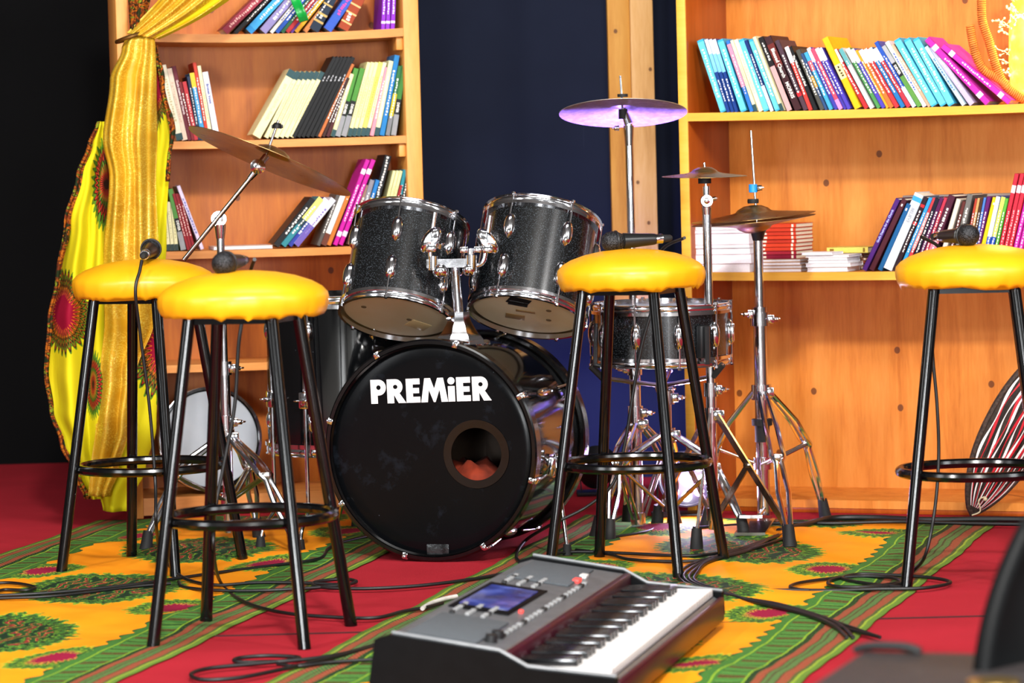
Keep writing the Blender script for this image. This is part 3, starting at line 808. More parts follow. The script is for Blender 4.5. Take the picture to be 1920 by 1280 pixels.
M_TAPE = plain('black_tape', '#0f0f10', .35)
M_INNERPALE = plain('pale_shell_lining', '#e0c8a0', .6, var=.1)
M_INNERWOOD = plain('drum_inside_wood', '#5a3016', .5, var=.2)
def bronze():
    t = NT('bronze_cymbal'); v = t.coord(); x, y, z = t.sep(v)
    r = t.math('SQRT', t.math('ADD', t.math('MULTIPLY', x, x), t.math('MULTIPLY', y, y)))
    g = t.math('SINE', t.math('MULTIPLY', r, 1500)); n = t.noise(v, 14, 4, .6)
    c = t.ramp(n, [(.3, H('#6e5230')), (.55, H('#98794a')), (.75, H('#b59a68'))])
    t.bump(g, .15, .0006); return t.out(c, t.math('MULTIPLY_ADD', n, .2, .2), .9)
M_BRONZE = bronze()
def steel_cym():
    t = NT('pale_cymbal_bronze'); v = t.coord(); x, y, z = t.sep(v)
    r = t.math('SQRT', t.math('ADD', t.math('MULTIPLY', x, x), t.math('MULTIPLY', y, y)))
    g = t.math('SINE', t.math('MULTIPLY', r, 1400)); n = t.noise(v, 60, 3, .6)
    c = t.ramp(n, [(.35, H('#877c74')), (.65, H('#a89c90'))])
    t.bump(t.math('ADD', g, t.math('MULTIPLY', n, 2)), .2, .0008); return t.out(c, .45, .6)
M_PALECYM = steel_cym()

def lug(b, r, z, a, L=.045, w=.011, M=None):
    """tear shaped tension lug on a shell of radius r at angle a, centre z"""
    Mx = T(r * cos(a), r * sin(a), z) @ RZ(a) @ RY(pi / 2)
    if M is not None: Mx = M @ Mx
    vs = []; fs = []; n = 10; k = 8
    for i in range(k + 1):
        u = -1 + 2 * i / k; wd = w * math.sqrt(max(0, 1 - abs(u) ** 2.2)) + .0012
        for j in range(n + 1):
            q = pi * j / n; vs.append((-u * L / 2, cos(q) * wd, sin(q) * wd * 1.05))
    for i in range(k):
        for j in range(n): fs.append((i * (n + 1) + j, i * (n + 1) + j + 1, (i + 1) * (n + 1) + j + 1, (i + 1) * (n + 1) + j))
    b.add(vs, fs, Mx)
def hoop_prof(r, z, h=.02, dirn=1):
    """pressed steel hoop: band with flange"""
    return [(r - .004, z), (r + .006, z), (r + .006, z + dirn * h * .35), (r + .0012, z + dirn * h * .42), (r + .0028, z + dirn * h * .6), (r + .0026, z + dirn * h * .78), (r + .0008, z + dirn * h * .95), (r + .005, z + dirn * h * 1.08), (r - .003, z + dirn * h * 1.1), (r - .004, z + dirn * h * .5)]
def drum(t, r, h, shell_mat, top_mat, bot_mat, nl=6, a0=0.0, lugs='split', lugL=.07):
    """drum standing from z=0 (bottom head) to z=h (top head) in the thing's own axes"""
    sh = MB().lathe([(r, .004), (r, h - .004), (r - .007, h - .004), (r - .007, .004)], 64, closed=True).build('shell', shell_mat, t, 40)
    MB().lathe([(r - .0072, .006), (r - .0072, h - .006), (r - .009, h - .006), (r - .009, .006)], 48, closed=True).build('shell_lining', M_INNERPALE, t, 40)
    MB().lathe(hoop_prof(r + .004, h - .012, .024), 64, closed=True).build('hoop', M_CHROME, t, 50)
    MB().lathe(hoop_prof(r + .004, .012, .024, -1), 64, closed=True).build('hoop', M_CHROME, t, 50)
    MB().lathe([(0, h + .0005), (r - .006, h + .0005), (r, h - .004)], 64).build('top_head', top_mat, t)
    MB().lathe([(0, -.0005), (r - .006, -.0005), (r, .004)], 64).build('bottom_head', bot_mat, t)
    for k in range(nl):
        a = a0 + 2 * pi * k / nl
        def rod(b, z0, z1):
            b.tube([((r + .008) * cos(a), (r + .008) * sin(a), z0), ((r + .008) * cos(a), (r + .008) * sin(a), z1)], .0026, 8)
            b.tube([((r + .008) * cos(a), (r + .008) * sin(a), z1 - (.006 if z1 > z0 else -.006)), ((r + .008) * cos(a), (r + .008) * sin(a), z1)], .005, 6)
        if lugs == 'split':
            b = MB(); lug(b, r, h - .05 - lugL * .3, a, lugL, .0145); lo = b.build('lug', M_CHROME, t, 60)
            q = MB(); rod(q, h - .055 - lugL * .3, h + .018); q.build('tension_rod', M_CHROME, lo)
            b = MB(); lug(b, r, .05 + lugL * .3, a, lugL, .0145); lo = b.build('lug', M_CHROME, t, 60)
            q = MB(); rod(q, .055 + lugL * .3, -.018); q.build('tension_rod', M_CHROME, lo)
        else:
            b = MB(); lug(b, r, h / 2, a, lugL, .0135); lo = b.build('lug', M_CHROME, t, 60)
            q = MB(); rod(q, h / 2, h + .018); rod(q, h / 2, -.018); q.build('tension_rod', M_CHROME, lo)
    return sh
def wingnut(b, p, axis, s=.014):
    Mx = aim(p, axis)
    b.lathe([(s * .45, 0), (s * .4, s * .7), (0, s * .75)], 10, Mx)
    for k in (-1, 1):
        b.bbox((k * s * .8, 0, s * .55), (s * .9, s * .3, s * .75), s * .12, Mx)

# ------------------------------------------------------------------ bass drum
BA = R(17.5); BD = Vector((sin(BA), cos(BA), 0))
BR_ = .2785; BL_ = .43
fc = P(811, 845, 7.83); fc.z = BR_
# local axes: z along drum from front head to rear, x to picture right, y down-free
Mb = Matrix((Vector((cos(BA), -sin(BA), 0)), Vector((0, 0, -1)), BD)).transposed().to_4x4()
Mb.translation = fc
bd = thing('bass_drum', 'large black bass drum with white lettering on its front head', 'drum', Mb, 'drums of the kit')
rs = BR_ - .016
MB().lathe([(rs, .02), (rs, BL_ - .02), (rs - .008, BL_ - .02), (rs - .008, .02)], 96, closed=True).build('shell', M_GLOSS, bd, 40)
MB().lathe([(rs - .0085, .03), (rs - .0085, BL_ - .03), (rs - .0095, BL_ - .03), (rs - .0095, .03)], 64, closed=True).build('shell_lining', M_INNERWOOD, bd, 40)
for z0, z1 in ((-.022, .022), (BL_ - .022, BL_ + .022)):
    MB().lathe([(BR_, z0 + .004), (BR_, z1 - .004), (BR_ - .004, z1), (BR_ - .012, z1), (BR_ - .012, z0), (BR_ - .004, z0)], 96, closed=True).build('hoop', M_BLACKPAINT, bd, 40)
    MB().lathe([(BR_ - .012, z0 + .004), (BR_ - .014, z0 + .002), (BR_ - .018, z0 + .008), (BR_ - .016, z0 + .012)], 96, closed=True).build('head_rim', M_CHROME2 if z0 > .1 else M_BLACKPAINT, bd, 50)
MB().lathe([(0, BL_), (BR_ - .013, BL_)], 64).build('rear_head', plain('dark_batter_head', '#3a2818', .5), bd)
# front head with an off-centre port
pc = Mb.inverted() @ (P(910, 846, 7.83 - .13 * 0 + .03)); pcx, pcy = pc.x, pc.y
pr = .0665
def headpt(a, b):
    th = 2 * pi * a; i = Vector((pcx + pr * cos(th), pcy + pr * sin(th)))
    d = Vector((cos(th), sin(th))); # ray from port centre to rim
    R0 = BR_ - .0125; q = pcx * d.x + pcy * d.y; disc = q * q - (pcx ** 2 + pcy ** 2 - R0 * R0); s = -q + math.sqrt(disc)
    o = Vector((pcx, pcy)) + d * s
    p = i.lerp(o, b); rr = p.length / R0
    return (p.x, p.y, -.004 + .006 * max(0, (rr - .93) / .07)), (p.x, p.y)
MB().grid(headpt, 96, 12).build('front_head', M_BHEAD, bd, 60)
MB().lathe([(pr - .001, -.006), (pr + .019, -.0065), (pr + .020, -.004), (pr - .001, -.003)], 64, T(pcx, pcy, 0), closed=True).build('port_ring', M_BLACKPAINT, bd, 40)
# lettering (heavy geometric capitals)
def letters():
    def arc(cx, cy, rx, ry, a0, a1, n=14): return [(cx + rx * cos(R(a0 + (a1 - a0) * i / n)), cy + ry * sin(R(a0 + (a1 - a0) * i / n))) for i in range(n + 1)]
    E = ([[(0, 0), (.62, 0), (.62, .24), (.3, .24), (.3, .39), (.58, .39), (.58, .61), (.3, .61), (.3, .76), (.62, .76), (.62, 1), (0, 1)]], .70)
    bowl = [(0, 1)] + [(.36, 1)] + arc(.36, .67, .33, .33, 90, -90)[1:] + [(.3, .34)]
    Pp = ([[(0, 0), (.3, 0), (.3, .34)] + list(reversed(arc(.36, .67, .33, .33, 90, -90))) + [(0, 1)]], .74)
    Rr = ([[(0, 0), (.3, 0), (.3, .36), (.50, 0), (.84, 0), (.56, .40)] + list(reversed(arc(.38, .68, .32, .32, 90, -62))) + [(0, 1)]], .86)
    Mm = ([[(-.04, 0), (.25, 0), (.32, .52), (.52, .0), (.60, 0), (.80, .52), (.87, 0), (1.16, 0), (.98, 1), (.72, 1), (.56, .55), (.40, 1), (.14, 1)]], 1.18)
    Ii = ([[(0, 0), (.3, 0), (.3, .64), (0, .64)], arc(.15, .86, .16, .15, 0, 360, 16)[:-1]], .38)
    seq = [Pp, Rr, E, Mm, Ii, E, Rr]
    holes = {0: arc(.36, .67, .10, .10, 0, 360, 12), 1: arc(.38, .68, .10, .09, 0, 360, 12), 6: arc(.38, .68, .10, .09, 0, 360, 12)}
    tot = sum(a for _, a in seq) - .1; wd, ht = .308, .0600
    x0 = -.115 ; lo = Mb.inverted() @ P(696, 757, 7.87); hi = Mb.inverted() @ P(924, 749, 7.80)
    k = (hi.x - lo.x) / tot; x = 0
    for i, (polys, adv) in enumerate(seq):
        b = MB(); hb = MB()
        base = lo.lerp(hi, x / tot); sl = math.atan2(hi.y - lo.y, hi.x - lo.x)
        # letter local: x right, y up -> drum local y is down
        Mx = T(base.x, base.y, -.0062) @ RZ(sl) @ Matrix.Scale(-1, 4, (0, 1, 0))
        for pl in polys: b.prism([(px_ * k, py_ * ht) for px_, py_ in pl], 0, .0014, Mx)
        o = b.build('letter', M_WHITEPRINT, bd, 0)
        if i in holes:
            hb.prism([(px_ * k, py_ * ht) for px_, py_ in holes[i]], -.0004, .0014, Mx); hb.build('letter_counter', M_BHEAD, o, 0)
        x += adv
letters()
tp = Mb.inverted() @ P(823, 1032, 7.83)
tb = MB(); tb.bbox((tp.x, tp.y, -.0055), (.058, .034, .002), .001); tb.build('tape_patch', plain('shiny_tape', '#2c2e30', .2, .3, var=.6, scale=60, bump=.8), bd)
for k in range(8):
    a = 2 * pi * (k + .5) / 8 - .12
    for z, s in ((.0, 1), (BL_, -1)):
        b = MB()
        Mx = RZ(a) @ T(BR_, 0, z)
        b.bbox((.001, 0, s * .004), (.008, .016, .040), .003, Mx); b.bbox((-.006, 0, -s * .022), (.014, .014, .004), .0015, Mx)
        b.tube([Mx @ Vector((.002, 0, s * .02)), Mx @ Vector((-.008, 0, s * .12))], .003, 8)
        b.lathe([(.0045, 0), (.004, .005), (0, .006)], 8, Mx @ T(-.002, 0, -s * .024) @ (RX(pi) if s > 0 else RX(0)))
        b.build('claw_hook', M_CHROME if not (k in (0, 7) and 0) else M_CHROME2, bd, 40)
    b = MB(); lug(b, rs, BL_ * .5, a, .10, .010); b.build('lug', M_CHROME, bd, 60)
# spurs
for s, ft in ((1, F(1064, 1042)), (-1, F(628, 1010))):
    lp = Mb.inverted() @ ft
    b = MB(); a = R(12) if s > 0 else R(168)
    p0 = Vector((rs * cos(a), rs * sin(a), .16))
    b.bbox((0, 0, 0), (.03, .05, .035), .006, T(p0) @ RZ(a)); wingnut(b, p0 + Vector((s * .02, -.02, 0)), (s, 0, 0), .016)
    b.tube([p0 + Vector((s * .015, -.03, 0)), p0 + Vector((s * .018, .01, 0)), lp + Vector((0, -.02, 0))], .0055, 10)
    sp_ = b.build('spur', M_CHROME, bd, 50)
    q = MB(); q.tube([lp + Vector((0, -.03, 0)), lp + Vector((0, -.003, 0))], [.010, .013], 12); q.build('rubber_foot', M_RUBBER, sp_)
# blanket inside the drum
def blanket():
    o = bd.matrix_basis @ Vector((.045, .13, .17)); q = MB()
    def wob(a, i): return .012 * sin(a * 3 + i) * (i not in (0, 6)), .006 * sin(a * 5 + i * 2) * (i not in (0, 6))
    q.lathe([(0, -.055), (.10, -.05), (.15, -.02), (.15, .01), (.12, .04), (.06, .06), (0, .055)], 32, Matrix.Diagonal((.80, .9, 1.6, 1)), wob=wob)
    b = q.build('blanket', plain('red_orange_cloth', '#7e260a', .85, var=.4, scale=20, bump=.4), None, 80, T(o.x, o.y, .138))
    tag(b, 'crumpled red cloth inside the bass drum port hole', 'blanket')
blanket()

# ------------------------------------------------------------------ rack toms on the bass drum
def tom(label, cb, ct, Yb, r, h, a0):
    """cb, ct: picture points of bottom and top rim centres; tilt comes from h"""
    b = P(cb[0], cb[1], Yb); 
    lo, hi = 0.0, .2
    for _ in range(40):
        m_ = (lo + hi) / 2
        tpt = P(ct[0], ct[1], Yb + m_)
        if (tpt - b).length < h: lo = m_
        else: hi = m_
    tpt = P(ct[0], ct[1], Yb + lo)
    ax = (tpt - b).normalized()
    M = aim(b, ax, (1, 0, 0)) @ RZ(0)
    t = thing('rack_tom', label, 'drum', M, 'drums of the kit')
    drum(t, r, h, M_SPARK, M_WHITEHEAD, M_CREAM, 6, a0)
    return t, M
tomL, ML_ = tom('black sparkle rack tom mounted left above the bass drum', (745, 590), (771, 424), 8.03, .1425, .249, R(-8))
tomR, MR2 = tom('black sparkle rack tom mounted right above the bass drum', (989, 586), (1017, 416), 8.04, .1455, .252, R(-30))
for t, spots in ((tomL, ((.03, -.085), (-.02, .03))), (tomR, ((.04, .055), (-.03, .055)))):
    for x, y in spots:
        MB().lathe([(0, -.0022), (.007, -.002), (.007, -.0006)], 16, T(x, y, 0)).build('felt_dot', plain('grey_dot', '#6e5c40', .6), t)
b = MB(); b.bbox((.07, -.045, -.0018), (.05, .055, .0016), .0005, RZ(.3)); b.bbox((.06, -.03, -.0022), (.03, .05, .0016), .0005, RZ(.1)); b.build('tape_patch', M_TAPE, tomR)
b = MB(); b.bbox((-.04, -.03, -.0016), (.035, .05, .0014), .0005, RZ(.05)); b.bbox((.01, -.005, -.0016), (.014, .05, .0014), .0005); b.build('tape_patch', plain('tan_tape', '#8a6a3c', .5), tomR)
b = MB(); b.bbox((-.02, .07, -.0016), (.05, .055, .0014), .0005, RZ(.5)); b.build('tape_patch', plain('cream_tape', '#d8bc88', .5), tomL)

# holder
def holder():
    t = thing('tom_holder', 'chrome double tom holder on top of the bass drum', 'drum hardware', T(P(858, 640, 7.93)))
    o = P(858, 640, 7.93)
    def L(px, py, Y): return P(px, py, Y) - o
    b = MB(); pts = [(0, .058), (.02, .05), (.045, .032), (.078, .024), (.092, .021)]
    base = L(862, 636, 7.93); 
    vs = []; fs = []
    prof = [(.062, .045, -.012), (.06, .045, .0), (.045, .036, .018), (.030, .028, .045), (.026, .026, .058), (.026, .026, .07)]
    n = 8
    for (wx_, wy_, z) in prof:
        for j in range(n):
            a = 2 * pi * (j + .5) / n; vs.append((base.x + wx_ * cos(a) * 1.08, base.y + wy_ * sin(a) * 1.08, base.z + z))
    for i in range(len(prof) - 1):
        for j in range(n): fs.append((i * n + j, i * n + (j + 1) % n, (i + 1) * n + (j + 1) % n, (i + 1) * n + j))
    fs += [tuple(range(n))[::-1], tuple((len(prof) - 1) * n + j for j in range(n))]
    b.add(vs, fs); b.build('mount_base', M_CHROME, t, 30)
    b = MB(); b.tube([L(860, 590, 7.93), L(853, 495, 7.93)], .0125, 18); b.build('post', M_CHROME, t)
    b = MB(); b.tube([L(861, 602, 7.93), L(860, 588, 7.93)], .019, 18); wingnut(b, L(845, 597, 7.905), (-1, 0, 0), .012); b.build('collar', M_CHROME, t)
    b = MB(); b.bar(L(800, 494, 7.905), L(888, 492, 7.905), .03, .022); b.tube([L(812, 506, 7.90), L(812, 480, 7.90)], .014, 14); b.tube([L(884, 508, 7.90), L(884, 478, 7.90)], .015, 14)
    b.sphere(tuple(L(826, 508, 7.90)), .021, 14); b.sphere(tuple(L(880, 505, 7.90)), .018, 14)
    wingnut(b, L(883, 477, 7.90), (0, 0, 1), .022); wingnut(b, L(823, 465, 7.885), (.4, -.3, 1), .015); b.build('clamp_block', M_CHROME, t, 40)
    for pts, rr in (([(808, 500, 7.90), (806, 455, 7.90), (811, 430, 7.90), (816, 398, 7.90)], .0062), ([(888, 500, 7.90), (905, 492, 7.90), (911, 470, 7.90), (914, 445, 7.90), (920, 404, 7.90)], .0062)):
        b = MB(); b.tube(smooth_path([L(*p) for p in pts], 6), rr, 12); b.build('tom_arm', M_CHROME, t)
    for (x, y, Y, s) in ((808, 450, 7.885, -1), (914, 452, 7.90, 1)):
        b = MB(); c = L(x, y, Y)
        b.lathe([(0, .012), (.017, .010), (.024, .002), (.025, -.006)], 20, T(c) @ RY(R(s * -35)) @ RX(R(90)) @ Matrix.Diagonal((.85, 1.5, 1, 1)))
        b.bbox((0, -.004, -.02), (.026, .03, .02), .004, T(c)); b.build('tom_bracket', M_CHROME, t, 40)
holder()

# ------------------------------------------------------------------ floor tom
def floor_tom():
    c = F(664, 1011); r = .220; z0, h = .258, .378
    t = thing('floor_tom', 'gloss black floor tom with bent chrome legs behind the bass drum', 'drum', T(c.x, c.y + .02, 0), 'drums of the kit')
    Mx = T(0, 0, z0)
    sub = []
    n0 = len(t.children)
    # body parts carry their own offset
    for nm, prof, mat in (('shell', [(r, .004), (r, h - .004), (r - .007, h - .004), (r - .007, .004)], M_GLOSS), ('hoop', hoop_prof(r + .004, h - .012, .03), M_CHROME), ('hoop', hoop_prof(r + .004, .012, .03, -1), M_CHROME)):
        MB().lathe(prof, 72, Mx, closed=True).build(nm, mat, t, 45)
    MB().lathe([(0, h), (r - .003, h)], 48, Mx).build('top_head', M_WHITEHEAD, t)
    MB().lathe([(0, 0), (r - .003, 0)], 48, Mx).build('bottom_head', M_CREAM, t)
    for k in range(8):
        a = R(200 + 45 * k)
        for zz, e in ((h - .07, h + .012), (.07, -.014)):
            b = MB(); lug(b, r, zz, a, .055, .012, Mx); lo = b.build('lug', M_CHROME, t, 60)
            q = MB(); q.tube([((r + .008) * cos(a), (r + .008) * sin(a), z0 + zz), ((r + .008) * cos(a), (r + .008) * sin(a), z0 + e)], .0027, 8); q.build('tension_rod', M_CHROME, lo)
    for a in (R(212), R(332), R(92), R(243)):
        d = Vector((cos(a), sin(a), 0)); b = MB(); rr = r + .016
        low = .02 if a != R(243) else .02
        b.tube(smooth_path([d * rr + Vector((0, 0, z0 + .24)), d * rr + Vector((0, 0, z0)), d * rr + Vector((0, 0, .12)), d * (rr + .005) + Vector((0, 0, .09)), d * (rr + .035) + Vector((0, 0, .055)), d * (rr + .045) + Vector((0, 0, .02))], 4), .0052, 10)
        lo = b.build('leg', M_CHROME, t)
        q = MB(); q.tube([d * (rr + .045) + Vector((0, 0, .03)), d * (rr + .046) + Vector((0, 0, 0))], [.010, .014], 12); q.build('rubber_foot', M_RUBBER, lo)
        q = MB(); q.bbox((r + .012, 0, z0 + .13), (.03, .03, .045), .005, RZ(a)); wingnut(q, d * (r + .028) + Vector((0, 0, z0 + .13)), d, .016); q.build('leg_bracket', M_CHROME, t)
floor_tom()

# ------------------------------------------------------------------ white headed drum resting in the bookcase
def spare():
    z0 = zL[4]; rr = .148
    s, _ = FL.sz(394, 820, .06)
    c = FL.M @ Vector((s, .055, z0 + rr + .011)); n = Vector((.30, -1, .10)).normalized()
    M = aim(c, n)
    t = thing('small_drum', 'small white headed drum resting on its side in the bookcase bottom', 'drum', M, 'drums of the kit')
    h = .14
    MB().lathe([(rr - .006, -h), (rr - .006, 0), (rr - .012, 0), (rr - .012, -h)], 64, closed=True).build('shell', M_GLOSS, t, 40)
    MB().lathe(hoop_prof(rr - .002, -.012, .02), 64, closed=True).build('hoop', M_CHROME, t, 50)
    MB().lathe([(0, .001), (rr - .01, .001), (rr - .005, -.004)], 64).build('drum_head', M_WHITEHEAD, t)
    for k in range(6):
        a = 2 * pi * k / 6 + .4; b = MB(); lug(b, rr - .006, -.05, a, .04, .009); lo = b.build('lug', M_CHROME, t, 60)
        q = MB(); q.tube([(rr * cos(a), rr * sin(a), -.05), (rr * cos(a), rr * sin(a), .016)], .003, 8); q.build('tension_rod', M_CHROME, lo)
spare()

# ------------------------------------------------------------------ snare drum
SN = P(1239, 624, 8.30)
def snare():
    r, h = .178, .135
    M = T(SN.x, SN.y, SN.z - h / 2) @ RY(R(.5)) @ RX(R(1))
    t = thing('snare_drum', 'black snare drum with chrome oval lugs behind the middle stool', 'drum', M, 'drums of the kit')
    drum(t, r, h, M_SPARK, M_WHITEHEAD, M_WHITEHEAD, 10, R(-90 + 12), 'single', .075)
    b = MB(); b.bbox((r + .012, 0, h * .4), (.022, .03, .085), .005, RZ(R(-58))); b.tube([RZ(R(-58)) @ Vector((r + .03, 0, h * .7)), RZ(R(-58)) @ Vector((r + .03, 0, -.004))], .008, 8); b.build('strainer', M_BLACKPLASTIC, t)
    b = MB(); b.bbox((r + .010, 0, h * .5), (.012, .022, .05), .004, RZ(R(-8))); b.build('butt_plate', M_CHROME, t)
    b = MB(); b.tube([RZ(R(205)) @ Vector((r + .014, 0, h * .75)), RZ(R(205)) @ Vector((r + .018, 0, -.008))], .006, 8); b.tube([RZ(R(205)) @ Vector((r + .018, 0, -.008)), RZ(R(215)) @ Vector((r - .01, 0, -.016))], .006, 8); b.build('snare_guard', M_BLACKPLASTIC, t)
snare()

# ------------------------------------------------------------------ stands
def tripod(t, o, c, zh, zl, feet, style='double', pole_r=.0125, knee=.48):
    """legs from hub height zh to the given floor points, struts to a lower collar zl. all in place coordinates, o = thing origin"""
    c = Vector(c)
    b = MB(); b.tube([c + Vector((0, 0, zh - .02)) - o, c + Vector((0, 0, zh + .02)) - o], pole_r + .009, 16); b.bbox(tuple(c + Vector((.018, -.012, zh)) - o), (.03, .02, .028), .004); b.build('leg_hub', M_CHROME, t)
    b = MB(); b.tube([c + Vector((0, 0, zl - .016)) - o, c + Vector((0, 0, zl + .016)) - o], pole_r + .008, 16); b.build('strut_collar', M_CHROME, t)
    for f in feet:
        f = Vector(f); d = (f - c); d.z = 0; L = d.length; d.normalize(); s = d.cross(Vector((0, 0, 1)))
        A = c + d * .022 + Vector((0, 0, zh)); B_ = f + Vector((0, 0, .045)) - d * .012
        K = A.lerp(B_, knee) + d * .03 + Vector((0, 0, .025)); b = MB()
        S = c + d * .018 + Vector((0, 0, zl))
        if style == 'double':
            for k in (-1, 1):
                off = s * (.010 * k)
                pts = [A + off * .9, A.lerp(K, .55) + off * 1.5 + d * .012, K + off * 1.6, K.lerp(B_, .08) + off * .7, K.lerp(B_, .5) + off * 1.35, B_ + off * .5]
                b.tube([p - o for p in pts], .0068, 8)
            lg = b.build('leg', M_CHROME, t)
            q = MB()
            for k in (-1, 1): q.tube([S + s * .008 * k - o, K + s * .006 * k - o], .0042, 8)
            q.bbox(tuple(K - o), (.024, .018, .02), .004); q.build('strut', M_CHROME2, t)
        else:
            b.bar(A - o, B_ - o, .018, .006, up=s); lg = b.build('leg', M_CHROME2, t)
            q = MB(); q.bar(S - o, A.lerp(B_, knee) - o, .016, .005, up=s); q.tube([A.lerp(B_, knee) + s * .012 - o, A.lerp(B_, knee) - s * .012 - o], .006, 8); q.build('strut', M_CHROME2, t)
        q = MB(); q.tube([B_ + Vector((0, 0, .012)) - o, B_.lerp(f, .6) - o, f - o], [.013, .0165, .018], 12); q.build('rubber_foot', M_RUBBER, lg)
def collar(t, o, p, r=.0125, wing=(1, -.4, 0)):
    b = MB(); p = Vector(p); b.tube([p - Vector((0, 0, .018)) - o, p + Vector((0, 0, .018)) - o], r + .008, 16); w_ = Vector(wing).normalized()
    b.bbox(tuple(p + w_ * (r + .012) - o), (.018, .018, .024), .003); wingnut(b, p + w_ * (r + .022) - o, w_, .016); b.build('height_clamp', M_CHROME, t)
def pole(t, o, a, b_, r, name='pole', mat=None):
    b = MB(); b.tube([Vector(a) - o, Vector(b_) - o], r, 16); return b.build(name, mat or M_CHROME, t)
def cymbal(name, label, c, n, r, mat, bell=.045, bow=.018, flip=False, group=None):
    t_ = MB(); k = r / .23; bh = .018 if r > .12 else .014
    prof = [(.006, bow + bh), (bell * .5, bow + bh * .9), (bell * .85, bow + bh * .45), (bell, bow + .001), (bell * 1.15, bow - .001), (r * .45, bow * .72), (r * .7, bow * .38), (r * .9, bow * .12), (r, 0), (r, -.0012), (r * .9, bow * .12 - .0014), (r * .7, bow * .38 - .0014), (r * .45, bow * .72 - .0014), (bell * 1.15, bow - .0026), (bell, bow - .001), (bell * .85, bow + bh * .45 - .0015), (bell * .5, bow + bh * .9 - .0015), (.006, bow + bh - .0015)]
    if flip: prof = [(a, -z) for a, z in prof]
    t_.lathe(prof, 72, closed=True)
    o = t_.build(name, mat, None, 60, aim(c, n, (0, 1, 0)))
    return tag(o, label, 'cymbal', group)

# boom stand + ride
cb = F(431, 1019)
def boom():
    o = cb.copy(); t = thing('boom_cymbal_stand', 'chrome boom cymbal stand behind the nearest stool', 'cymbal stand', T(o))
    top = Vector((cb.x, cb.y, P(413, 415, cb.y).z))
    zm = P(425, 690, cb.y).z; zh = P(428, 805, cb.y).z
    pole(t, o, cb + Vector((0, 0, .03)), (cb.x, cb.y, zm), .0145, 'lower_pole'); pole(t, o, (cb.x, cb.y, zm - .02), top - Vector((0, 0, .03)), .0105, 'upper_pole')
    collar(t, o, (cb.x, cb.y, zm)); collar(t, o, (cb.x, cb.y, zh + .02))
    tripod(t, o, cb, zh - .02, .12, [F(272, 1036), F(486, 1008), F(556, 1040)], 'double')
    tilt = P(411, 410, cb.y); b = MB(); b.tube([top - Vector((0, 0, .045)) - o, top - Vector((0, 0, .008)) - o], [.012, .016], 14)
    b.lathe([(.020, -.012), (.020, .012)], 20, T(tilt - o) @ RX(pi / 2)); b.lathe([(.011, .012), (.012, .02), (0, .021)], 16, T(tilt - o) @ RX(pi / 2)); b.build('boom_tilter', M_CHROME, t)
    a = P(345, 487, cb.y - .01); e = P(468, 335, cb.y - .025)
    pole(t, o, a, e, .0062, 'boom_arm', M_CHROME2)
    b = MB(); b.tube([e - o, P(482, 318, cb.y - .025) - o], [.008, .011], 12)
    jn = P(484, 312, cb.y - .03); b.lathe([(.0, .016), (.010, .015), (.013, .013), (.020, .010), (.020, -.010)], 20, T(jn - o) @ RX(pi / 2))
    b.tube([jn - o, P(500, 292, cb.y - .02) - o], .010, 12); b.build('cymbal_tilter', M_CHROME, t)
    pole(t, o, P(498, 294, cb.y - .02), P(522, 226, cb.y), .0035, 'cymbal_rod')
    b = MB(); b.lathe([(.012, -.006), (.013, .002), (.008, .008), (0, .009)], 14, aim(P(520, 236, cb.y) - o, (.2, 0, 1))); b.bbox((0, 0, 0), (.03, .008, .010), .002, T(P(520, 237, cb.y) - o)); b.build('wing_nut', M_BLACKPLASTIC, t)
boom()
cymbal('ride_cymbal', 'large brown ride cymbal tilted steeply above the nearest stool', P(506, 302, cb.y), (.40, .14, .917), .231, M_BRONZE, .05, .022)

# crash stand
cc = F(1197, 996)
def crash():
    o = cc.copy(); t = thing('cymbal_stand', 'straight chrome cymbal stand carrying the violet lit crash cymbal', 'cymbal stand', T(o))
    zt = P(1172, 232, cc.y).z; zm = P(1190, 690, cc.y).z; zh = P(1194, 795, cc.y).z
    pole(t, o, cc + Vector((0, 0, .02)), (cc.x, cc.y, zm), .0152, 'lower_pole'); pole(t, o, (cc.x, cc.y, zm - .02), (cc.x, cc.y, zt), .0105, 'upper_pole')
    collar(t, o, (cc.x, cc.y, zm), .0125, (-1, -.3, 0)); collar(t, o, (cc.x, cc.y, zh + .03))
    tripod(t, o, cc, zh, .035, [F(1142, 1014), F(1268, 984), cc + Vector((-.02, .22, 0))], 'double')
    c = P(1168, 203, cc.y); b = MB()
    top = Vector((cc.x, cc.y, zt)); b.tube([top - Vector((0, 0, .06)) - o, top - Vector((0, 0, .005)) - o], [.0105, .014], 14); b.tube([top - o, c - Vector((0, 0, .0)) - o], [.012, .008], 12)
    wingnut(b, P(1160, 240, cc.y - .01) - o, (-1, -.2, 0), .016); b.build('cymbal_tilter', M_CHROME, t)
    pole(t, o, c - Vector((0, 0, .02)), P(1163, 142, cc.y + .01), .0032, 'cymbal_rod')
    b = MB(); b.lathe([(.012, -.028), (.012, -.002)], 16, T(c - o)); b.lathe([(.014, .03), (.014, .038)], 16, T(c - o)); b.build('felt_washer', M_RUBBER, t)
crash()
cymbal('crash_cymbal', 'crash cymbal lit violet in front of the timber post', P(1168, 203, cc.y) - Vector((0, 0, .012)), (.012, .205, .98), .170, M_PALECYM, .035, .014)

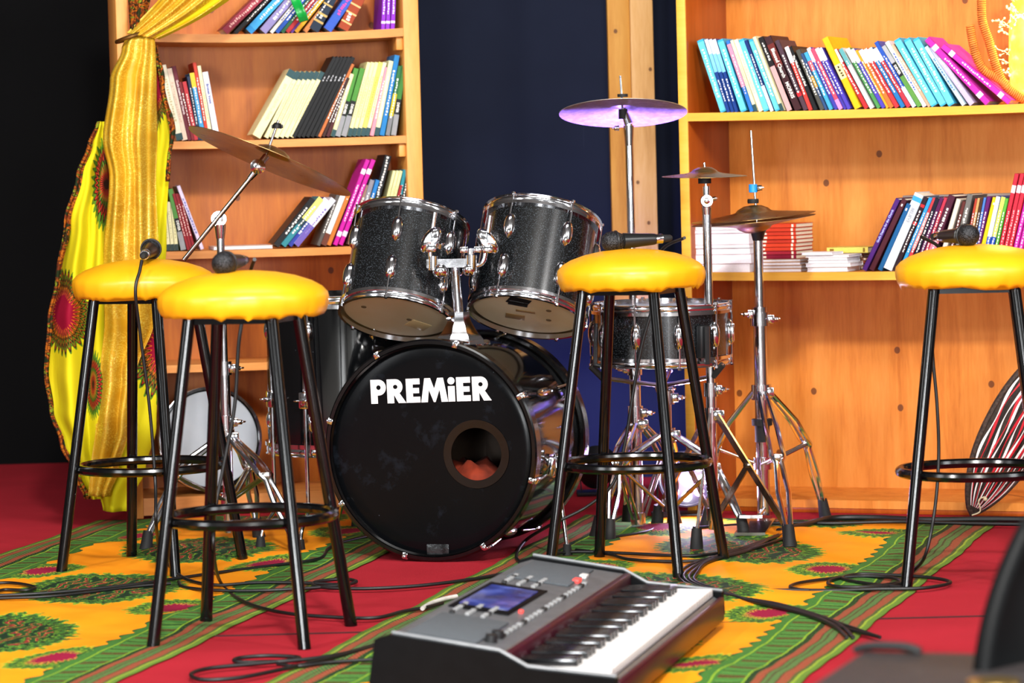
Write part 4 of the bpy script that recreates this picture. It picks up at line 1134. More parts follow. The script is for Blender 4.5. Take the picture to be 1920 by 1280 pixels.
# splash stand
cs = F(1339, 1006)
def splash():
    o = cs.copy(); t = thing('cymbal_stand', 'flat legged chrome cymbal stand with small splash cymbal on top', 'cymbal stand', T(o))
    zt = P(1326, 385, cs.y).z; zm = P(1334, 730, cs.y).z; zh = P(1335, 778, cs.y).z
    pole(t, o, cs + Vector((0, 0, .02)), (cs.x, cs.y, zm), .0135, 'lower_pole'); pole(t, o, (cs.x, cs.y, zm - .02), (cs.x, cs.y, zt), .0115, 'upper_pole')
    collar(t, o, (cs.x, cs.y, zm), .0105, (1, -.5, 0))
    tripod(t, o, cs, zh, .06, [F(1482, 1022), F(1306, 1034), F(1232, 985)], 'flat', .0115, .45)
    top = Vector((cs.x, cs.y, zt)); b = MB(); b.lathe([(.011, -.03), (.013, -.005), (.009, 0)], 16, T(top - o)); b.sphere(tuple(top + Vector((0, -.004, .012)) - o), .017, 14); b.lathe([(.015, -.012), (.015, .012)], 16, T(top + Vector((0, -.006, .012)) - o) @ RX(pi / 2))
    wingnut(b, top + Vector((.016, -.008, .016)) - o, (1, -.2, .25), .013); b.tube([top + Vector((0, 0, .02)) - o, top + Vector((0, 0, .05)) - o], .009, 12); b.build('cymbal_tilter', M_CHROME, t)
    c = P(1321, 328, cs.y); MB().lathe([(.017, -.022), (.017, -.002)], 16, T(c - o)).build('felt_washer', M_RUBBER, t)
    pole(t, o, top + Vector((0, 0, .04)), c + Vector((0, 0, .032)), .0035, 'cymbal_rod')
splash()
cymbal('splash_cymbal', 'small brown splash cymbal on the flat legged stand', P(1321, 330, cs.y), (.01, -.035, 1), .111, M_BRONZE, .036, .010)

# hi-hat
ch = F(1433, 986)
def hihat():
    o = ch.copy(); t = thing('hi_hat_stand', 'chrome hi-hat stand in front of the golden bookcase', 'cymbal stand', T(o))
    zt = P(1416, 437, ch.y).z; zm = P(1421, 598, ch.y).z; zh = P(1424, 735, ch.y).z; zl = P(1428, 868, ch.y).z
    pole(t, o, ch + Vector((0, 0, .03)), (ch.x, ch.y, zm), .0178, 'lower_pole'); pole(t, o, (ch.x, ch.y, zm - .02), (ch.x, ch.y, zt), .0128, 'upper_pole')
    collar(t, o, (ch.x, ch.y, zm), .0180, (1, -.3, 0)); collar(t, o, (ch.x, ch.y, zm + .014), .0125, (-1, -.3, 0))
    tripod(t, o, ch, zh, zl, [F(1549, 974), F(1481, 1026), F(1322, 988)], 'double', .0178, .55)
    b = MB(); b.tube([(0, 0, P(1425, 790, ch.y).z), (0, 0, P(1425, 828, ch.y).z)], .020, 18); b.tube([(0, 0, P(1425, 785, ch.y).z), (0, 0, P(1425, 797, ch.y).z)], .028, 18); b.build('rubber_sleeve', M_RUBBER, t)
    pole(t, o, (ch.x, ch.y, zt - .02), P(1408, 245, ch.y), .0035, 'pull_rod')
    b = MB(); b.lathe([(.014, -.02), (.019, 0), (.026, .012), (.024, .018), (.012, .024)], 18, T(0, 0, zt)); b.build('bottom_cup', M_BLACKPLASTIC, t)
    cp = P(1412, 353, ch.y) - o
    b = MB(); b.lathe([(.0105, -.011), (.0115, -.010), (.0115, .010), (.0105, .011)], 18, T(cp)); b.build('clutch_collar', plain('blue_plastic', '#1f8fe0', .4), t)
    b = MB(); wingnut(b, cp + Vector((.011, 0, 0)), (1, 0, .1), .018); b.build('clutch_wing', M_CHROME, t)
    MB().lathe([(.0145, -.006), (.0155, 0), (.0145, .006)], 16, T(P(1412, 377, ch.y) - o)).build('felt_washer', M_RUBBER, t)
    b = MB(); b.bar((-.01, -.02, .02), (-.06, -.28, .012), .08, .008); b.bar((-.012, -.05, .03), (-.055, -.26, .055), .06, .008); b.tube([(0, -.01, .05), (-.02, -.09, .04)], .006, 8); b.build('pedal', M_CHROME2, t)
hihat()
hn = Vector((-.075, -.02, 1))
cymbal('hi_hat_cymbal', 'upper brown hi-hat cymbal under the blue clutch', P(1413, 407, ch.y), hn, .166, M_BRONZE, .048, .014, group='hi-hat cymbals')
cymbal('hi_hat_cymbal', 'lower upturned hi-hat cymbal above the white paper stack', P(1413, 409, ch.y) - Vector((0, 0, .006)), hn, .166, M_BRONZE, .048, .016, True, group='hi-hat cymbals')

# snare stand
cn = F(1246, 1000)
def snare_stand():
    o = cn.copy(); t = thing('snare_stand', 'chrome snare stand with basket arms under the snare drum', 'drum hardware', T(o))
    zb = SN.z - .0675 - .022
    x0 = Vector((SN.x, SN.y, 0)); base = Vector((SN.x + .012, SN.y, 0)); o2 = o
    zc = P(1245, 745, SN.y).z
    pole(t, o, base + Vector((0, 0, .06)), base + Vector((0, 0, zc)), .0115, 'lower_pole')
    pole(t, o, base + Vector((0, 0, zc - .05)), Vector((SN.x, SN.y, zb - .035)), .008, 'upper_pole')
    collar(t, o, base + Vector((0, 0, zc)), .0115, (1, -.5, 0))
    tripod(t, o, base, zc - .10, .075, [base + Vector((.19, -.12, 0)), base + Vector((-.20, -.06, 0)), base + Vector((.02, .22, 0))], 'double', .0115)
    for a in (R(-40), R(80), R(200)):
        d = Vector((cos(a), sin(a), 0)); p = Vector((SN.x, SN.y, zb - .05)); b = MB()
        b.tube([p - o, p + d * .09 + Vector((0, 0, .014)) - o, p + d * .175 + Vector((0, 0, .030)) - o, p + d * .198 + Vector((0, 0, .062)) - o], .006, 8)
        ar = b.build('basket_arm', M_CHROME2, t); q = MB(); q.tube([p + d * .168 + Vector((0, 0, .028)) - o, p + d * .2 + Vector((0, 0, .060)) - o], .009, 8); q.build('rubber_grip', M_RUBBER, ar)
    b = MB(); b.sphere(tuple(Vector((SN.x, SN.y, zb - .055)) - o), .02, 12); wingnut(b, Vector((SN.x + .018, SN.y, zb - .06)) - o, (1, -.3, 0), .016); b.build('basket_hub', M_CHROME, t)
snare_stand()

# ------------------------------------------------------------------ LED stage light
def led():
    c = P(1287, 898, 8.62); f = Vector((c.x, 8.66, 0))
    t = thing('led_stage_light', 'small black LED stage light glowing white and violet behind the stands', 'lamp', T(f))
    n = Vector((-.12, -1, .18)).normalized(); M = aim(c - f, n)
    MB().lathe([(.055, -.09), (.074, -.05), (.078, .0), (.078, .012), (.073, .012), (.071, .0)], 32, M).build('housing', M_BLACKPLASTIC, t)
    for k in range(2):
        s = -1 if k else 1
        b = MB(); b.bar(M @ Vector((s * .083, 0, -.03)), Vector(((M @ Vector((s * .083, 0, -.03))).x, (M @ Vector((0, 0, -.03))).y + .01, .008)), .025, .005, up=(1, 0, 0)); b.build('bracket', M_BLACKPLASTIC, t)
    MB().bbox((c.x - f.x, .02, .008), (.19, .09, .012), .003).build('base_plate', M_BLACKPLASTIC, t)
    lw = NT('lit_white_led'); lw.put(lw.b.inputs['Emission Color'], (1, .97, .95, 1)); lw.b.inputs['Emission Strength'].default_value = 200
    lv = NT('lit_violet_led'); lv.put(lv.b.inputs['Emission Color'], (.75, .25, 1, 1)); lv.b.inputs['Emission Strength'].default_value = 90
    lp = NT('glowing_led_reflector'); lp.out(H('#3a2a48'), .3, .6); lp.put(lp.b.inputs['Emission Color'], (.5, .15, 1, 1)); lp.b.inputs['Emission Strength'].default_value = 2.5
    MB().lathe([(0, -.004), (.07, -.004)], 32, M).build('lens_plate', lp.m, t)
    for k in range(9):
        a = 2 * pi * k / 8; rr = .048 if k < 8 else 0
        MB().lathe([(.0135, 0), (.012, .006), (.006, .009), (0, .010)], 14, M @ T(rr * cos(a), rr * sin(a), 0)).build('led', lv.m if k % 2 else lw.m, t)
    l = bpy.data.lights.new('led_glow', 'POINT'); l.energy = 5; l.color = (.62, .45, 1); l.shadow_soft_size = .05
    o = bpy.data.objects.new('led_glow', l); C.objects.link(o); o.parent = t; o.location = M @ Vector((0, 0, .05))
    s = bpy.data.lights.new('led_beam', 'SPOT'); s.energy = 1100; s.color = (.20, .12, 1); s.spot_size = R(46); s.shadow_soft_size = .05; s.spot_blend = .6
    o = bpy.data.objects.new('led_beam', s); C.objects.link(o); o.parent = t; o.matrix_basis = aim(M @ Vector((0, 0, .05)), -(Vector((-.17, -.2, 1.0))))
led()

def uplight():
    f = P(1122, 918, 9.35); f.z = 0
    t = thing('led_stage_light', 'small black LED uplight washing the navy wall blue behind the bass drum', 'lamp', T(f))
    d = Vector((.25, .75, .45)).normalized(); M = aim((0, 0, .085), d)
    MB().lathe([(.04, -.06), (.052, -.03), (.055, .03), (.050, .03), (.048, .0)], 28, M).build('housing', M_BLACKPLASTIC, t)
    MB().bbox((0, 0, .006), (.13, .1, .012), .003).build('base_plate', M_BLACKPLASTIC, t)
    MB().bar((0.05, 0, .01), (.057, 0, .09), .02, .004, up=(1, 0, 0)).build('bracket', M_BLACKPLASTIC, t)
    MB().bar((-.05, 0, .01), (-.057, 0, .09), .02, .004, up=(1, 0, 0)).build('bracket', M_BLACKPLASTIC, t)
    g = NT('lit_blue_violet_lens'); g.put(g.b.inputs['Emission Color'], (.3, .12, 1, 1)); g.b.inputs['Emission Strength'].default_value = 5
    MB().lathe([(0, .012), (.03, .01), (.047, .004)], 24, M).build('lens', g.m, t)
    s = bpy.data.lights.new('uplight_beam', 'SPOT'); s.energy = 36; s.color = (.26, .24, 1); s.spot_size = R(115); s.spot_blend = .8; s.shadow_soft_size = .04
    o = bpy.data.objects.new('uplight_beam', s); C.objects.link(o); o.parent = t; o.matrix_basis = aim(M @ Vector((0, 0, .04)), -d)
uplight()
# ------------------------------------------------------------------ books
M_PAGES = plain('book_pages', '#e9dfc8', .8, var=.06, scale=200)
M_PAGEW = plain('white_pages', '#efeaf0', .8, var=.03, scale=200)
_bm = {}
def cmat(h):
    if h not in _bm:
        t = NT('cover_' + h.strip('#')); v = t.coord(); n = t.noise(v, 60, 3)
        c = H(h); t.out(t.ramp(n, [(.3, tuple(k * .88 for k in c[:3]) + (1,)), (.7, c)]), .45, 0, .2); _bm[h] = t.m
    return _bm[h]
CN = {}
def ordinal(n):
    w_ = ['first', 'second', 'third', 'fourth', 'fifth', 'sixth', 'seventh', 'eighth', 'ninth', 'tenth']
    if n <= 10: return w_[n - 1]
    return '%d%s' % (n, 'th' if 10 < n % 100 < 14 else {1: 'st', 2: 'nd', 3: 'rd'}.get(n % 10, 'th'))
def text_mesh(name, body, size, mat, bold=.0):
    cu = bpy.data.curves.new(name, 'FONT'); cu.body = body; cu.size = size; cu.align_x = 'CENTER'; cu.align_y = 'CENTER'; cu.extrude = .0002; cu.offset = bold; cu.resolution_u = 2
    ob = bpy.data.objects.new(name, cu); C.objects.link(ob)
    me = bpy.data.meshes.new_from_object(ob.evaluated_get(bpy.context.evaluated_depsgraph_get()))
    bpy.data.objects.remove(ob); bpy.data.curves.remove(cu)
    me.materials.clear(); me.materials.append(mat); return me
count = {}
def book_obj(label, group, M, th, dep, hgt, cover, bands=(), text=None, tcol='#f2efe8', dashes=None, pages=None, rnd=None):
    """spine in the local xz plane at y=0, book runs to +y"""
    t = thing('book', label, 'book', M, group)
    c = MB(); k = .0014
    c.box((th / 2, .0009, hgt / 2), (th, .0018, hgt)); c.box((k / 2, dep / 2, hgt / 2), (k, dep, hgt)); c.box((th - k / 2, dep / 2, hgt / 2), (k, dep, hgt))
    c.build('cover', cmat(cover), t, 0)
    MB().box((th / 2, dep / 2 - .001, hgt / 2), (th - 2 * k - .0002, dep - .005, hgt - .005)).build('pages', pages or M_PAGES, t, 0)
    for (f0, f1, col) in bands:
        MB().box((th / 2, -.0003, hgt * (f0 + f1) / 2), (th - .0004, .0007, hgt * (f1 - f0))).build('spine_band', cmat(col), t, 0)
    if text:
        for (body, fz, size, flip) in text:
            me = text_mesh('spine_title', body, size, cmat(tcol), .0003)
            o = bpy.data.objects.new('spine_title', me); C.objects.link(o); o.parent = t
            o.matrix_basis = T(th / 2, -.0009, hgt * fz) @ RX(pi / 2) @ RZ(-pi / 2 if not flip else pi / 2)
    elif dashes:
        b = MB(); rnd = rnd or random.Random(1); z = hgt * dashes[0]
        while z < hgt * dashes[1]:
            l = rnd.uniform(.003, .007)
            b.box((th * rnd.uniform(.42, .58), -.0007, z + l / 2), (th * rnd.uniform(.2, .36), .0005, l)); z += l + rnd.uniform(.0012, .004)
        b.build('spine_lettering', cmat(tcol), t, 0)
    return t
def row(frame, zs, inset, where, group, books, dep0=.15, maxdep=None, zsag=None):
    """books: dict(b=px bottom centre, t=(px,py) top centre, w=px thickness, c=cover, n=colour words, ...) in picture order"""
    rnd = random.Random(hash(where) % 1000 if False else len(where) * 7)
    tot = len(books)
    for i, q in enumerate(books):
        ybot = q.get('yb'); s0, _ = frame.sz(q['b'], ybot if ybot else zs[1], inset)
        st, zt = frame.sz(q['t'][0], q['t'][1], inset)
        z0 = zs[0] + (zsag(s0) if zsag else 0)
        lean = math.atan2(st - s0, zt - z0); hgt = math.hypot(st - s0, zt - z0)
        ppm = FP / (frame.M @ Vector((s0, inset, z0))).y
        th = max(.004, q['w'] / ppm)
        # centre of the bottom edge at s0; lift so that the lowest corner touches the shelf
        lift = abs(th / 2 * sin(lean)) + .0006
        M = frame.M @ T(s0, inset + q.get('in', rnd.uniform(-.004, .004)), z0 + lift) @ RY(lean) @ T(-th / 2, 0, 0)
        desc = q['n']
        if len(desc.split()) > 10: pass
        label = '%s, %s from left on %s' % (desc, ordinal(i + 1), where)
        dep = q.get('d', dep0) * rnd.uniform(.95, 1.05)
        book_obj(label, group, M, th, dep, hgt, q['c'], q.get('k', ()), q.get('x'), q.get('tc', '#f2efe8'), q.get('s', (.25, .8)), q.get('pg'), rnd)
def lr(n, b0, db, t0, dt, ty, w, c, name, **kw):
    return [dict(b=b0 + db * i, t=(t0 + dt * i, ty), w=w, c=c, n=name, **kw) for i in range(n)]
CREAM = '#f0e6ae'; TEAL = '#2a4a4e'
# ---- left bookcase, highest row (crop origin 300,0 scale 3.84)
B = lambda x: 300 + x / 3.84
L1 = [
    dict(b=421, t=(514, -24), w=15, c='#8f2438', n='thick maroon book leaning right', s=(.1, .9), tc='#e8b0a8'),
    dict(b=441, t=(528, -24), w=8, c='#141416', n='thin black book leaning right'),
    dict(b=466, t=(553, -28), w=15, c='#1f86c8', n='bright blue book leaning right', k=((.08, .95, '#3aa0dc'),)),
    dict(b=493, t=(572, -28), w=15, c='#8d84b8', n='lavender book leaning right'),
    dict(b=508, t=(585, -28), w=7, c='#e2dcd2', n='thin white book leaning right', tc='#3050a0'),
    dict(b=519, t=(594, -28), w=8, c='#1c4fb0', n='royal blue book leaning right'),
    dict(b=529, t=(602, -26), w=7, c='#1d5a3a', n='thin green book leaning right'),
    dict(b=538, t=(612, -26), w=8, c='#b3242a', n='red book leaning right'),
    dict(b=546, t=(618, -24), w=6, c='#5c2a86', n='thin purple book leaning right'),
    dict(b=555, t=(628, -28), w=8, c='#e8a818', n='yellow book leaning right'),
    dict(b=571, t=(642, -28), w=9, c='#c47a3e', n='tan book leaning right'),
    dict(b=588, t=(640, -30), w=19, c='#10243a', n='thick navy book with gold bars', k=((.16, .20, '#c9a860'), (.3, .34, '#c9a860'), (.5, .53, '#c9a860')), s=(.24, .3)),
    dict(b=614, t=(680, -34), w=17, c='#2f55b8', n='thick blue book with pink print', tc='#d048a0', s=(.3, .8)),
    dict(b=643, t=(694, -34), w=21, c='#9a3a16', n='thick russet book with gold bars', k=((.12, .15, '#e8b878'), (.3, .33, '#e8b878'), (.46, .49, '#e8b878')), s=(.17, .28)),
] + lr(3, 718, 9, 723, 9, -60, 8, '#8a2ac0', 'slim violet book standing upright', k=((.10, .14, '#e6d0f0'),))
row(FL, (zL[0], 52), .03, 'highest left shelf', 'books on the highest left shelf', L1, .15, zsag=lambda s: -.010 * 4 * (s / WL) * (1 - s / WL))
# ---- second row (crop origin 300,90 scale 4)
q4 = lambda x: 300 + x / 4
y4 = lambda y: 90 + y / 4
L2 = [
    dict(b=q4(150), t=(q4(20), y4(135)), w=13, c='#ece2c8', n='cream book leaning left beside the drape', k=((0, .09, TEAL),), tc='#c8bc90'),
    dict(b=q4(188), t=(q4(66), y4(160)), w=12, c='#e6cdb8', n='pale peach book leaning left', tc='#d4b8a0'),
    dict(b=q4(225), t=(q4(104), y4(140)), w=8, c='#6a1c2c', n='maroon book with white title leaning left', x=[("God's Design for the Church", .58, .0085, False)], tc='#f0d8d8'),
    dict(b=q4(248), t=(q4(150), y4(258)), w=6, c='#7a1620', n='thin dark red book leaning left'),
    dict(b=q4(272), t=(q4(182), y4(256)), w=8, c='#b82c34', n='red book leaning left', tc='#f0c8c0'),
    dict(b=q4(298), t=(q4(212), y4(216)), w=6, c='#1a2a48', n='thin navy book leaning left'),
    dict(b=q4(330), t=(q4(240), y4(190)), w=9, c='#3f9ad0', n='blue book with yellow top leaning left', k=((.78, 1, '#f0c030'),)),
    dict(b=q4(362), t=(q4(258), y4(112)), w=7, c='#c83a24', n='tall orange red book leaning left'),
    dict(b=q4(385), t=(q4(292), y4(136)), w=7, c='#f0e6b8', n='thin cream book leaning left', tc='#d8c888'),
    dict(b=q4(428), t=(q4(338), y4(184)), w=11, c='#e6e4f2', n='white book with blue script title', x=[('Broken Vows', .68, .0105, False)], tc='#3a4a90'),
]
L2 += [dict(b=q4(722), t=(q4(1000), y4(190)), w=17, c=CREAM, n='thick cream book with teal top leaning right', k=((.9, 1, TEAL),), tc='#dcd09a')]
L2 += lr(6, q4(795), 9.6, q4(1040), 9.0, y4(188), 8.6, CREAM, 'cream book with teal top leaning right', k=((.88, 1, TEAL),), tc='#d8cc96')
L2 += lr(6, q4(1003), 8.6, q4(1312), 6.9, y4(77), 7.4, '#101012', 'tall slim black book leaning right', tc='#b8b8bc', s=(.7, .76))
L2 += [
    dict(b=q4(1195), t=(q4(1448), y4(128)), w=6, c='#c06a34', n='thin tan book leaning right'),
    dict(b=q4(1225), t=(q4(1412), y4(230)), w=6, c='#3a1c18', n='thin dark brown book leaning right'),
    dict(b=q4(1258), t=(q4(1415), y4(240)), w=7, c='#4a1a20', n='dark maroon book leaning right'),
    dict(b=q4(1295), t=(q4(1440), y4(200)), w=8, c='#eadfa8', n='cream book with teal foot', k=((0, .11, TEAL),)),
]
DEV = dict(k=((0, .30, '#8f9094'), (.30, .52, '#17181a')), x=[('DEVER', .40, .010, False)])
L2 += lr(2, q4(1332), 11.2, q4(1474), 11.2, y4(160), 10, '#4a8a34', 'green book with black and grey foot', **DEV)
L2 += lr(3, q4(1418), 8.6, q4(1568), 7.6, y4(114), 8, '#f2e8a6', 'slim pale yellow book with teal foot', k=((0, .11, TEAL),), tc='#d4c880')
L2 += [dict(b=q4(1518), t=(q4(1656), y4(112)), w=8, c='#e8d468', n='mustard yellow book with teal foot', k=((0, .11, TEAL),), tc='#c8b040')]
L2 += [dict(b=q4(1551), t=(q4(1686), y4(114)), w=8, c='#f2e8b8', n='cream book beside the mustard one', k=((0, .11, TEAL),), tc='#d4c880')]
L2 += [
    dict(b=q4(1588), t=(q4(1702), y4(150)), w=8, c='#e890a0', n='pink book leaning right'),
    dict(b=q4(1622), t=(q4(1733), y4(102)), w=9, c='#e2e2b0', n='pale green book with teal foot', k=((0, .11, TEAL),)),
    dict(b=q4(1665), t=(q4(1780), y4(60)), w=10, c='#1f78b8', n='tall blue book leaning right'),
    dict(b=q4(1706), t=(q4(1800), y4(140)), w=8, c='#2a6a3a', n='dark green book with grey foot', k=((0, .28, '#77787c'), (.28, .6, '#c8b020'))),
    dict(b=q4(1752), t=(q4(1830), y4(138)), w=10, c='#3f8038', n='green book at row end', **DEV),
]
row(FL, (zL[1], 256), .03, 'second left shelf', 'books on the second left shelf', L2, .15)
# ---- third row (crop origin 300,280 scale 3.84)
q3 = lambda x: 300 + x / 3.84
y3 = lambda y: 280 + y / 3.84
L3 = lr(3, q3(62), 7.6, q3(28), 7.8, y3(380), 7.2, '#ece4b4', 'cream book with dark foot leaning left', k=((0, .13, '#2c3c3a'),), tc='#d0c890')
L3 += [dict(b=q3(168), t=(q3(74), y3(290)), w=10, c='#4f8a3c', n='green, black and grey book leaning left', **DEV)]
L3 += lr(3, q3(203), 5.8, q3(98), 5.6, y3(322), 5.4, '#8c1420', 'slim red book leaning left', tc='#e8c0b8')
L3 += [dict(b=q3(304), t=(q3(132), y3(268)), w=7, c='#d8c8e0', n='pale lilac book leaning left', tc='#5060b0')]
L3 += [
    dict(b=q3(838), t=(q3(1105), y3(372)), w=12, c='#16171a', n='thick black book leaning far right'),
    dict(b=q3(886), t=(q3(1160), y3(366)), w=11, c='#2e7f8a', n='teal and yellow book leaning far right', k=((.55, 1, '#e8dc70'), (.42, .55, '#203a40'))),
    dict(b=q3(932), t=(q3(1200), y3(372)), w=11, c='#2a3a98', n='blue and white book leaning far right', k=((.5, 1, '#e8e8f0'),)),
    dict(b=q3(980), t=(q3(1250), y3(372)), w=11, c='#e6e2ee', n='white and violet book leaning far right', k=((0, .42, '#6a58a8'),), tc='#8878c0'),
    dict(b=q3(1140), t=(q3(1285), y3(330)), w=7, c='#5a5450', n='thin grey book leaning right'),
    dict(b=q3(1178), t=(q3(1325), y3(318)), w=11, c='#ece8dc', n='white book with brown foot', k=((0, .22, '#6a3a2c'),), s=(.9, .91)),
    dict(b=q3(1215), t=(q3(1358), y3(332)), w=8, c='#c87430', n='orange book leaning right', s=(.9, .91)),
]
MG = dict(k=((.10, .16, '#f8d0f0'), (.83, .89, '#f8e0f4')), tc='#f6d6f2', s=(.28, .7))
L3 += lr(2, q3(1262), 10.0, q3(1498), 10.2, y3(82), 8.5, '#c8189c', 'tall magenta magazine leaning right', **MG)
L3 += [
    dict(b=q3(1368), t=(q3(1492), y3(262)), w=8, c='#9a7468', n='brownish grey book leaning right'),
    dict(b=q3(1398), t=(q3(1530), y3(226)), w=9, c='#8a8690', n='grey book leaning right'),
    dict(b=q3(1430), t=(q3(1568), y3(226)), w=8, c='#1f78c0', n='blue book with yellow label', k=((.6, .72, '#e0c040'),)),
    dict(b=q3(1476), t=(q3(1645), y3(52)), w=12, c='#14161a', n='tall black book with white spiral binding', s=(.05, .97)),
]
L3 += lr(3, q3(1560), 6.2, q3(1690), 6.2, y3(158), 6, '#e6e0a2', 'cream slim book behind the rack tom', tc='#c8c080')
L3 += [
    dict(b=q3(1640), t=(q3(1735), y3(262)), w=5, c='#a02028', n='thin red book behind the rack tom'),
    dict(b=q3(1672), t=(q3(1764), y3(150)), w=7, c='#2a8a9a', n='teal and lime book behind the rack tom', k=((0, .62, '#98b838'),)),
    dict(b=q3(1706), t=(q3(1788), y3(150)), w=7, c='#141414', n='black book beside the side panel'),
]
row(FL, (zL[2], 462), .03, 'third left shelf', 'books on the third left shelf', L3, .15)

# ---- right bookcase upper row
q6 = lambda x: 1280 + x / 6
y6 = lambda y: 40 + y / 6
v5 = lambda x: 1560 + x / 5.333
w5 = lambda y: y / 5.333
BLU = dict(c='#38a8cc', n='pale blue book with black cover edges', k=((.02, .97, '#62c4de'),), tc='#d8e8d8', s=(.2, .85))
R1 = [dict(b=q6(458), t=(q6(190), y6(222)), w=13, **BLU)]
R1 += lr(3, q6(520), 7.4, q6(268), 7.2, y6(212), 7, '#123a86', 'slim blue and white book', k=((.55, .8, '#7cc0ea'), (.8, 1, '#d8e8f4')), s=(.15, .45))
R1 += [
    dict(b=q6(688), t=(q6(420), y6(218)), w=12, **BLU),
    dict(b=q6(782), t=(q6(508), y6(228)), w=8, c='#2a70c0', n='pink and blue picture book', k=((.35, .95, '#e88ca8'),), tc='#f0d0d8'),
    dict(b=q6(826), t=(q6(550), y6(222)), w=7, c='#f0e6b8', n='cream book with dark foot', k=((0, .1, TEAL),), tc='#dcd0a0'),
    dict(b=q6(880), t=(q6(594), y6(216)), w=9, c='#f2eac4', n='plain cream book', tc='#e0d4a8'),
    dict(b=q6(942), t=(q6(652), y6(214)), w=11, **BLU),
    dict(b=q6(1005), t=(q6(708), y6(224)), w=7, c='#123070', n='navy book with white lower spine', k=((.0, .36, '#c8dcf0'),)),
    dict(b=q6(1072), t=(q6(768), y6(214)), w=12, **BLU),
    dict(b=q6(1128), t=(q6(808), y6(184)), w=7, c='#efe6b6', n='tall cream book with dark foot', k=((0, .1, TEAL),)),
    dict(b=q6(1200), t=(q6(872), y6(190)), w=10, c='#1a1518', n='black book with pink lower spine', k=((0, .6, '#d8a0a0'),), s=(.68, .92)),
    dict(b=q6(1300), t=(q6(950), y6(192)), w=14, c='#3a1a20', n='dark red book with large white title', k=((.6, .9, '#6a2420'),), x=[('Blessed Church', .64, .014, False), ('MORRIS', .27, .014, False)]),
    dict(b=q6(1390), t=(q6(1062), y6(228)), w=9, c='#4a3440', n='purplish grey book with red label', k=((.2, .26, '#c8202c'),)),
    dict(b=q6(1446), t=(q6(1172), y6(298)), w=8, c='#c83a34', n='red book with white top', k=((.75, 1, '#f0e8ec'),)),
    dict(b=q6(1502), t=(q6(1208), y6(296)), w=8, c='#15171a', n='black book with white lettering', x=[('The Whole Counsel of God', .62, .008, False)]),
    dict(b=q6(1575), t=(q6(1296), y6(332)), w=9, c='#4a4a44', n='dark grey book'),
    dict(b=q6(1622), t=(q6(1344), y6(372)), w=6, c='#2a4a78', n='thin dark blue book', k=((.4, .6, '#c09030'),)),
    dict(b=q6(1674), t=(q6(1385), y6(362)), w=8, c='#3fa0cc', n='sky blue book with red top', k=((.68, .85, '#d85060'),)),
    dict(b=q6(1728), t=(q6(1412), y6(312)), w=8, c='#3a3aa0', n='violet book with white top', k=((.78, 1, '#f0eef6'),)),
    dict(b=q6(1780), t=(q6(1455), y6(318)), w=8, c='#d04a68', n='rose pink book', k=((0, .16, '#d88ad0'),)),
    dict(b=q6(1832), t=(q6(1505), y6(316)), w=8, c='#4438a8', n='violet book with tall white top', k=((.8, 1, '#f4f0f6'),)),
    dict(b=q6(1880), t=(q6(1548), y6(316)), w=8, c='#4a3cb0', n='deep violet book with tall white top', k=((.8, 1, '#f4f0f6'),)),
    dict(b=v5(262), t=(v5(-70), 74), w=13, c='#f0b814', n='large yellow book', k=((.42, .62, '#f6e8a0'),), tc='#402808', s=(.45, .6), d=.19),
    dict(b=v5(345), t=(v5(22), w5(512)), w=9, c='#b82a30', n='red book with white top beside the yellow one', k=((.78, 1, '#f4f0f0'),)),
    dict(b=v5(402), t=(v5(84), w5(500)), w=8, c='#e6e8e6', n='white book with teal top', k=((.72, 1, '#5aa0a4'),)),
    dict(b=v5(472), t=(v5(152), w5(500)), w=9, c='#4a9050', n='green book with white top', k=((.78, 1, '#f4f2f2'),)),
    dict(b=v5(522), t=(v5(202), w5(506)), w=8, c='#4a40b0', n='violet book beside the green one', k=((.78, 1, '#f4f2f2'),)),
    dict(b=v5(556), t=(v5(240), w5(512)), w=6, c='#e0a020', n='thin golden book'),
    dict(b=v5(598), t=(v5(284), w5(514)), w=9, c='#d87030', n='orange book with white top', k=((.78, 1, '#f6f2f0'),)),
    dict(b=v5(655), t=(v5(330), w5(506)), w=9, c='#c03038', n='crimson book with white top', k=((.78, 1, '#f6f2f0'),)),
    dict(b=v5(712), t=(v5(376), w5(496)), w=9, c='#1f70b0', n='blue book with white top', k=((.78, 1, '#f6f2f4'),)),
    dict(b=v5(770), t=(v5(428), w5(498)), w=9, c='#b03040', n='dark red book with white top', k=((.78, 1, '#f6f2f4'),)),
    dict(b=v5(826), t=(v5(440), w5(432)), w=8, c='#2450b0', n='tall blue and white book', k=((0, .3, '#d0e0f0'),)),
    dict(b=v5(876), t=(v5(508), w5(478)), w=10, c='#5a9040', n='green book with grey top', k=((.72, 1, '#a8a8ac'), (.5, .72, '#1c1d1f')), x=[('DEVER', .61, .010, False)]),
    dict(b=v5(926), t=(v5(544), w5(430)), w=8, c='#ecebf2', n='tall white book with blue lettering', tc='#2850b8'),
    dict(b=v5(975), t=(v5(600), w5(460)), w=7, c='#e0b090', n='thin peach book'),
    dict(b=v5(1030), t=(v5(650), w5(412)), w=13, **BLU), dict(b=v5(1116), t=(v5(742), w5(408)), w=13, **BLU), dict(b=v5(1200), t=(v5(836), w5(404)), w=13, **BLU),
    dict(b=v5(1322), t=(v5(940), w5(480)), w=8, c='#bcd8e6', n='icy white blue book', tc='#4a80b0'),
    dict(b=v5(1400), t=(v5(985), w5(486)), w=11, c='#b8aed0', n='lilac grey book'),
    dict(b=v5(1560), t=(v5(950), w5(412)), w=12, c='#cc2aa8', n='magenta magazine leaning far left', **MG),
    dict(b=v5(1775), t=(v5(1105), w5(482)), w=11, c='#d02cae', n='magenta magazine leaning farthest left', **MG),
]
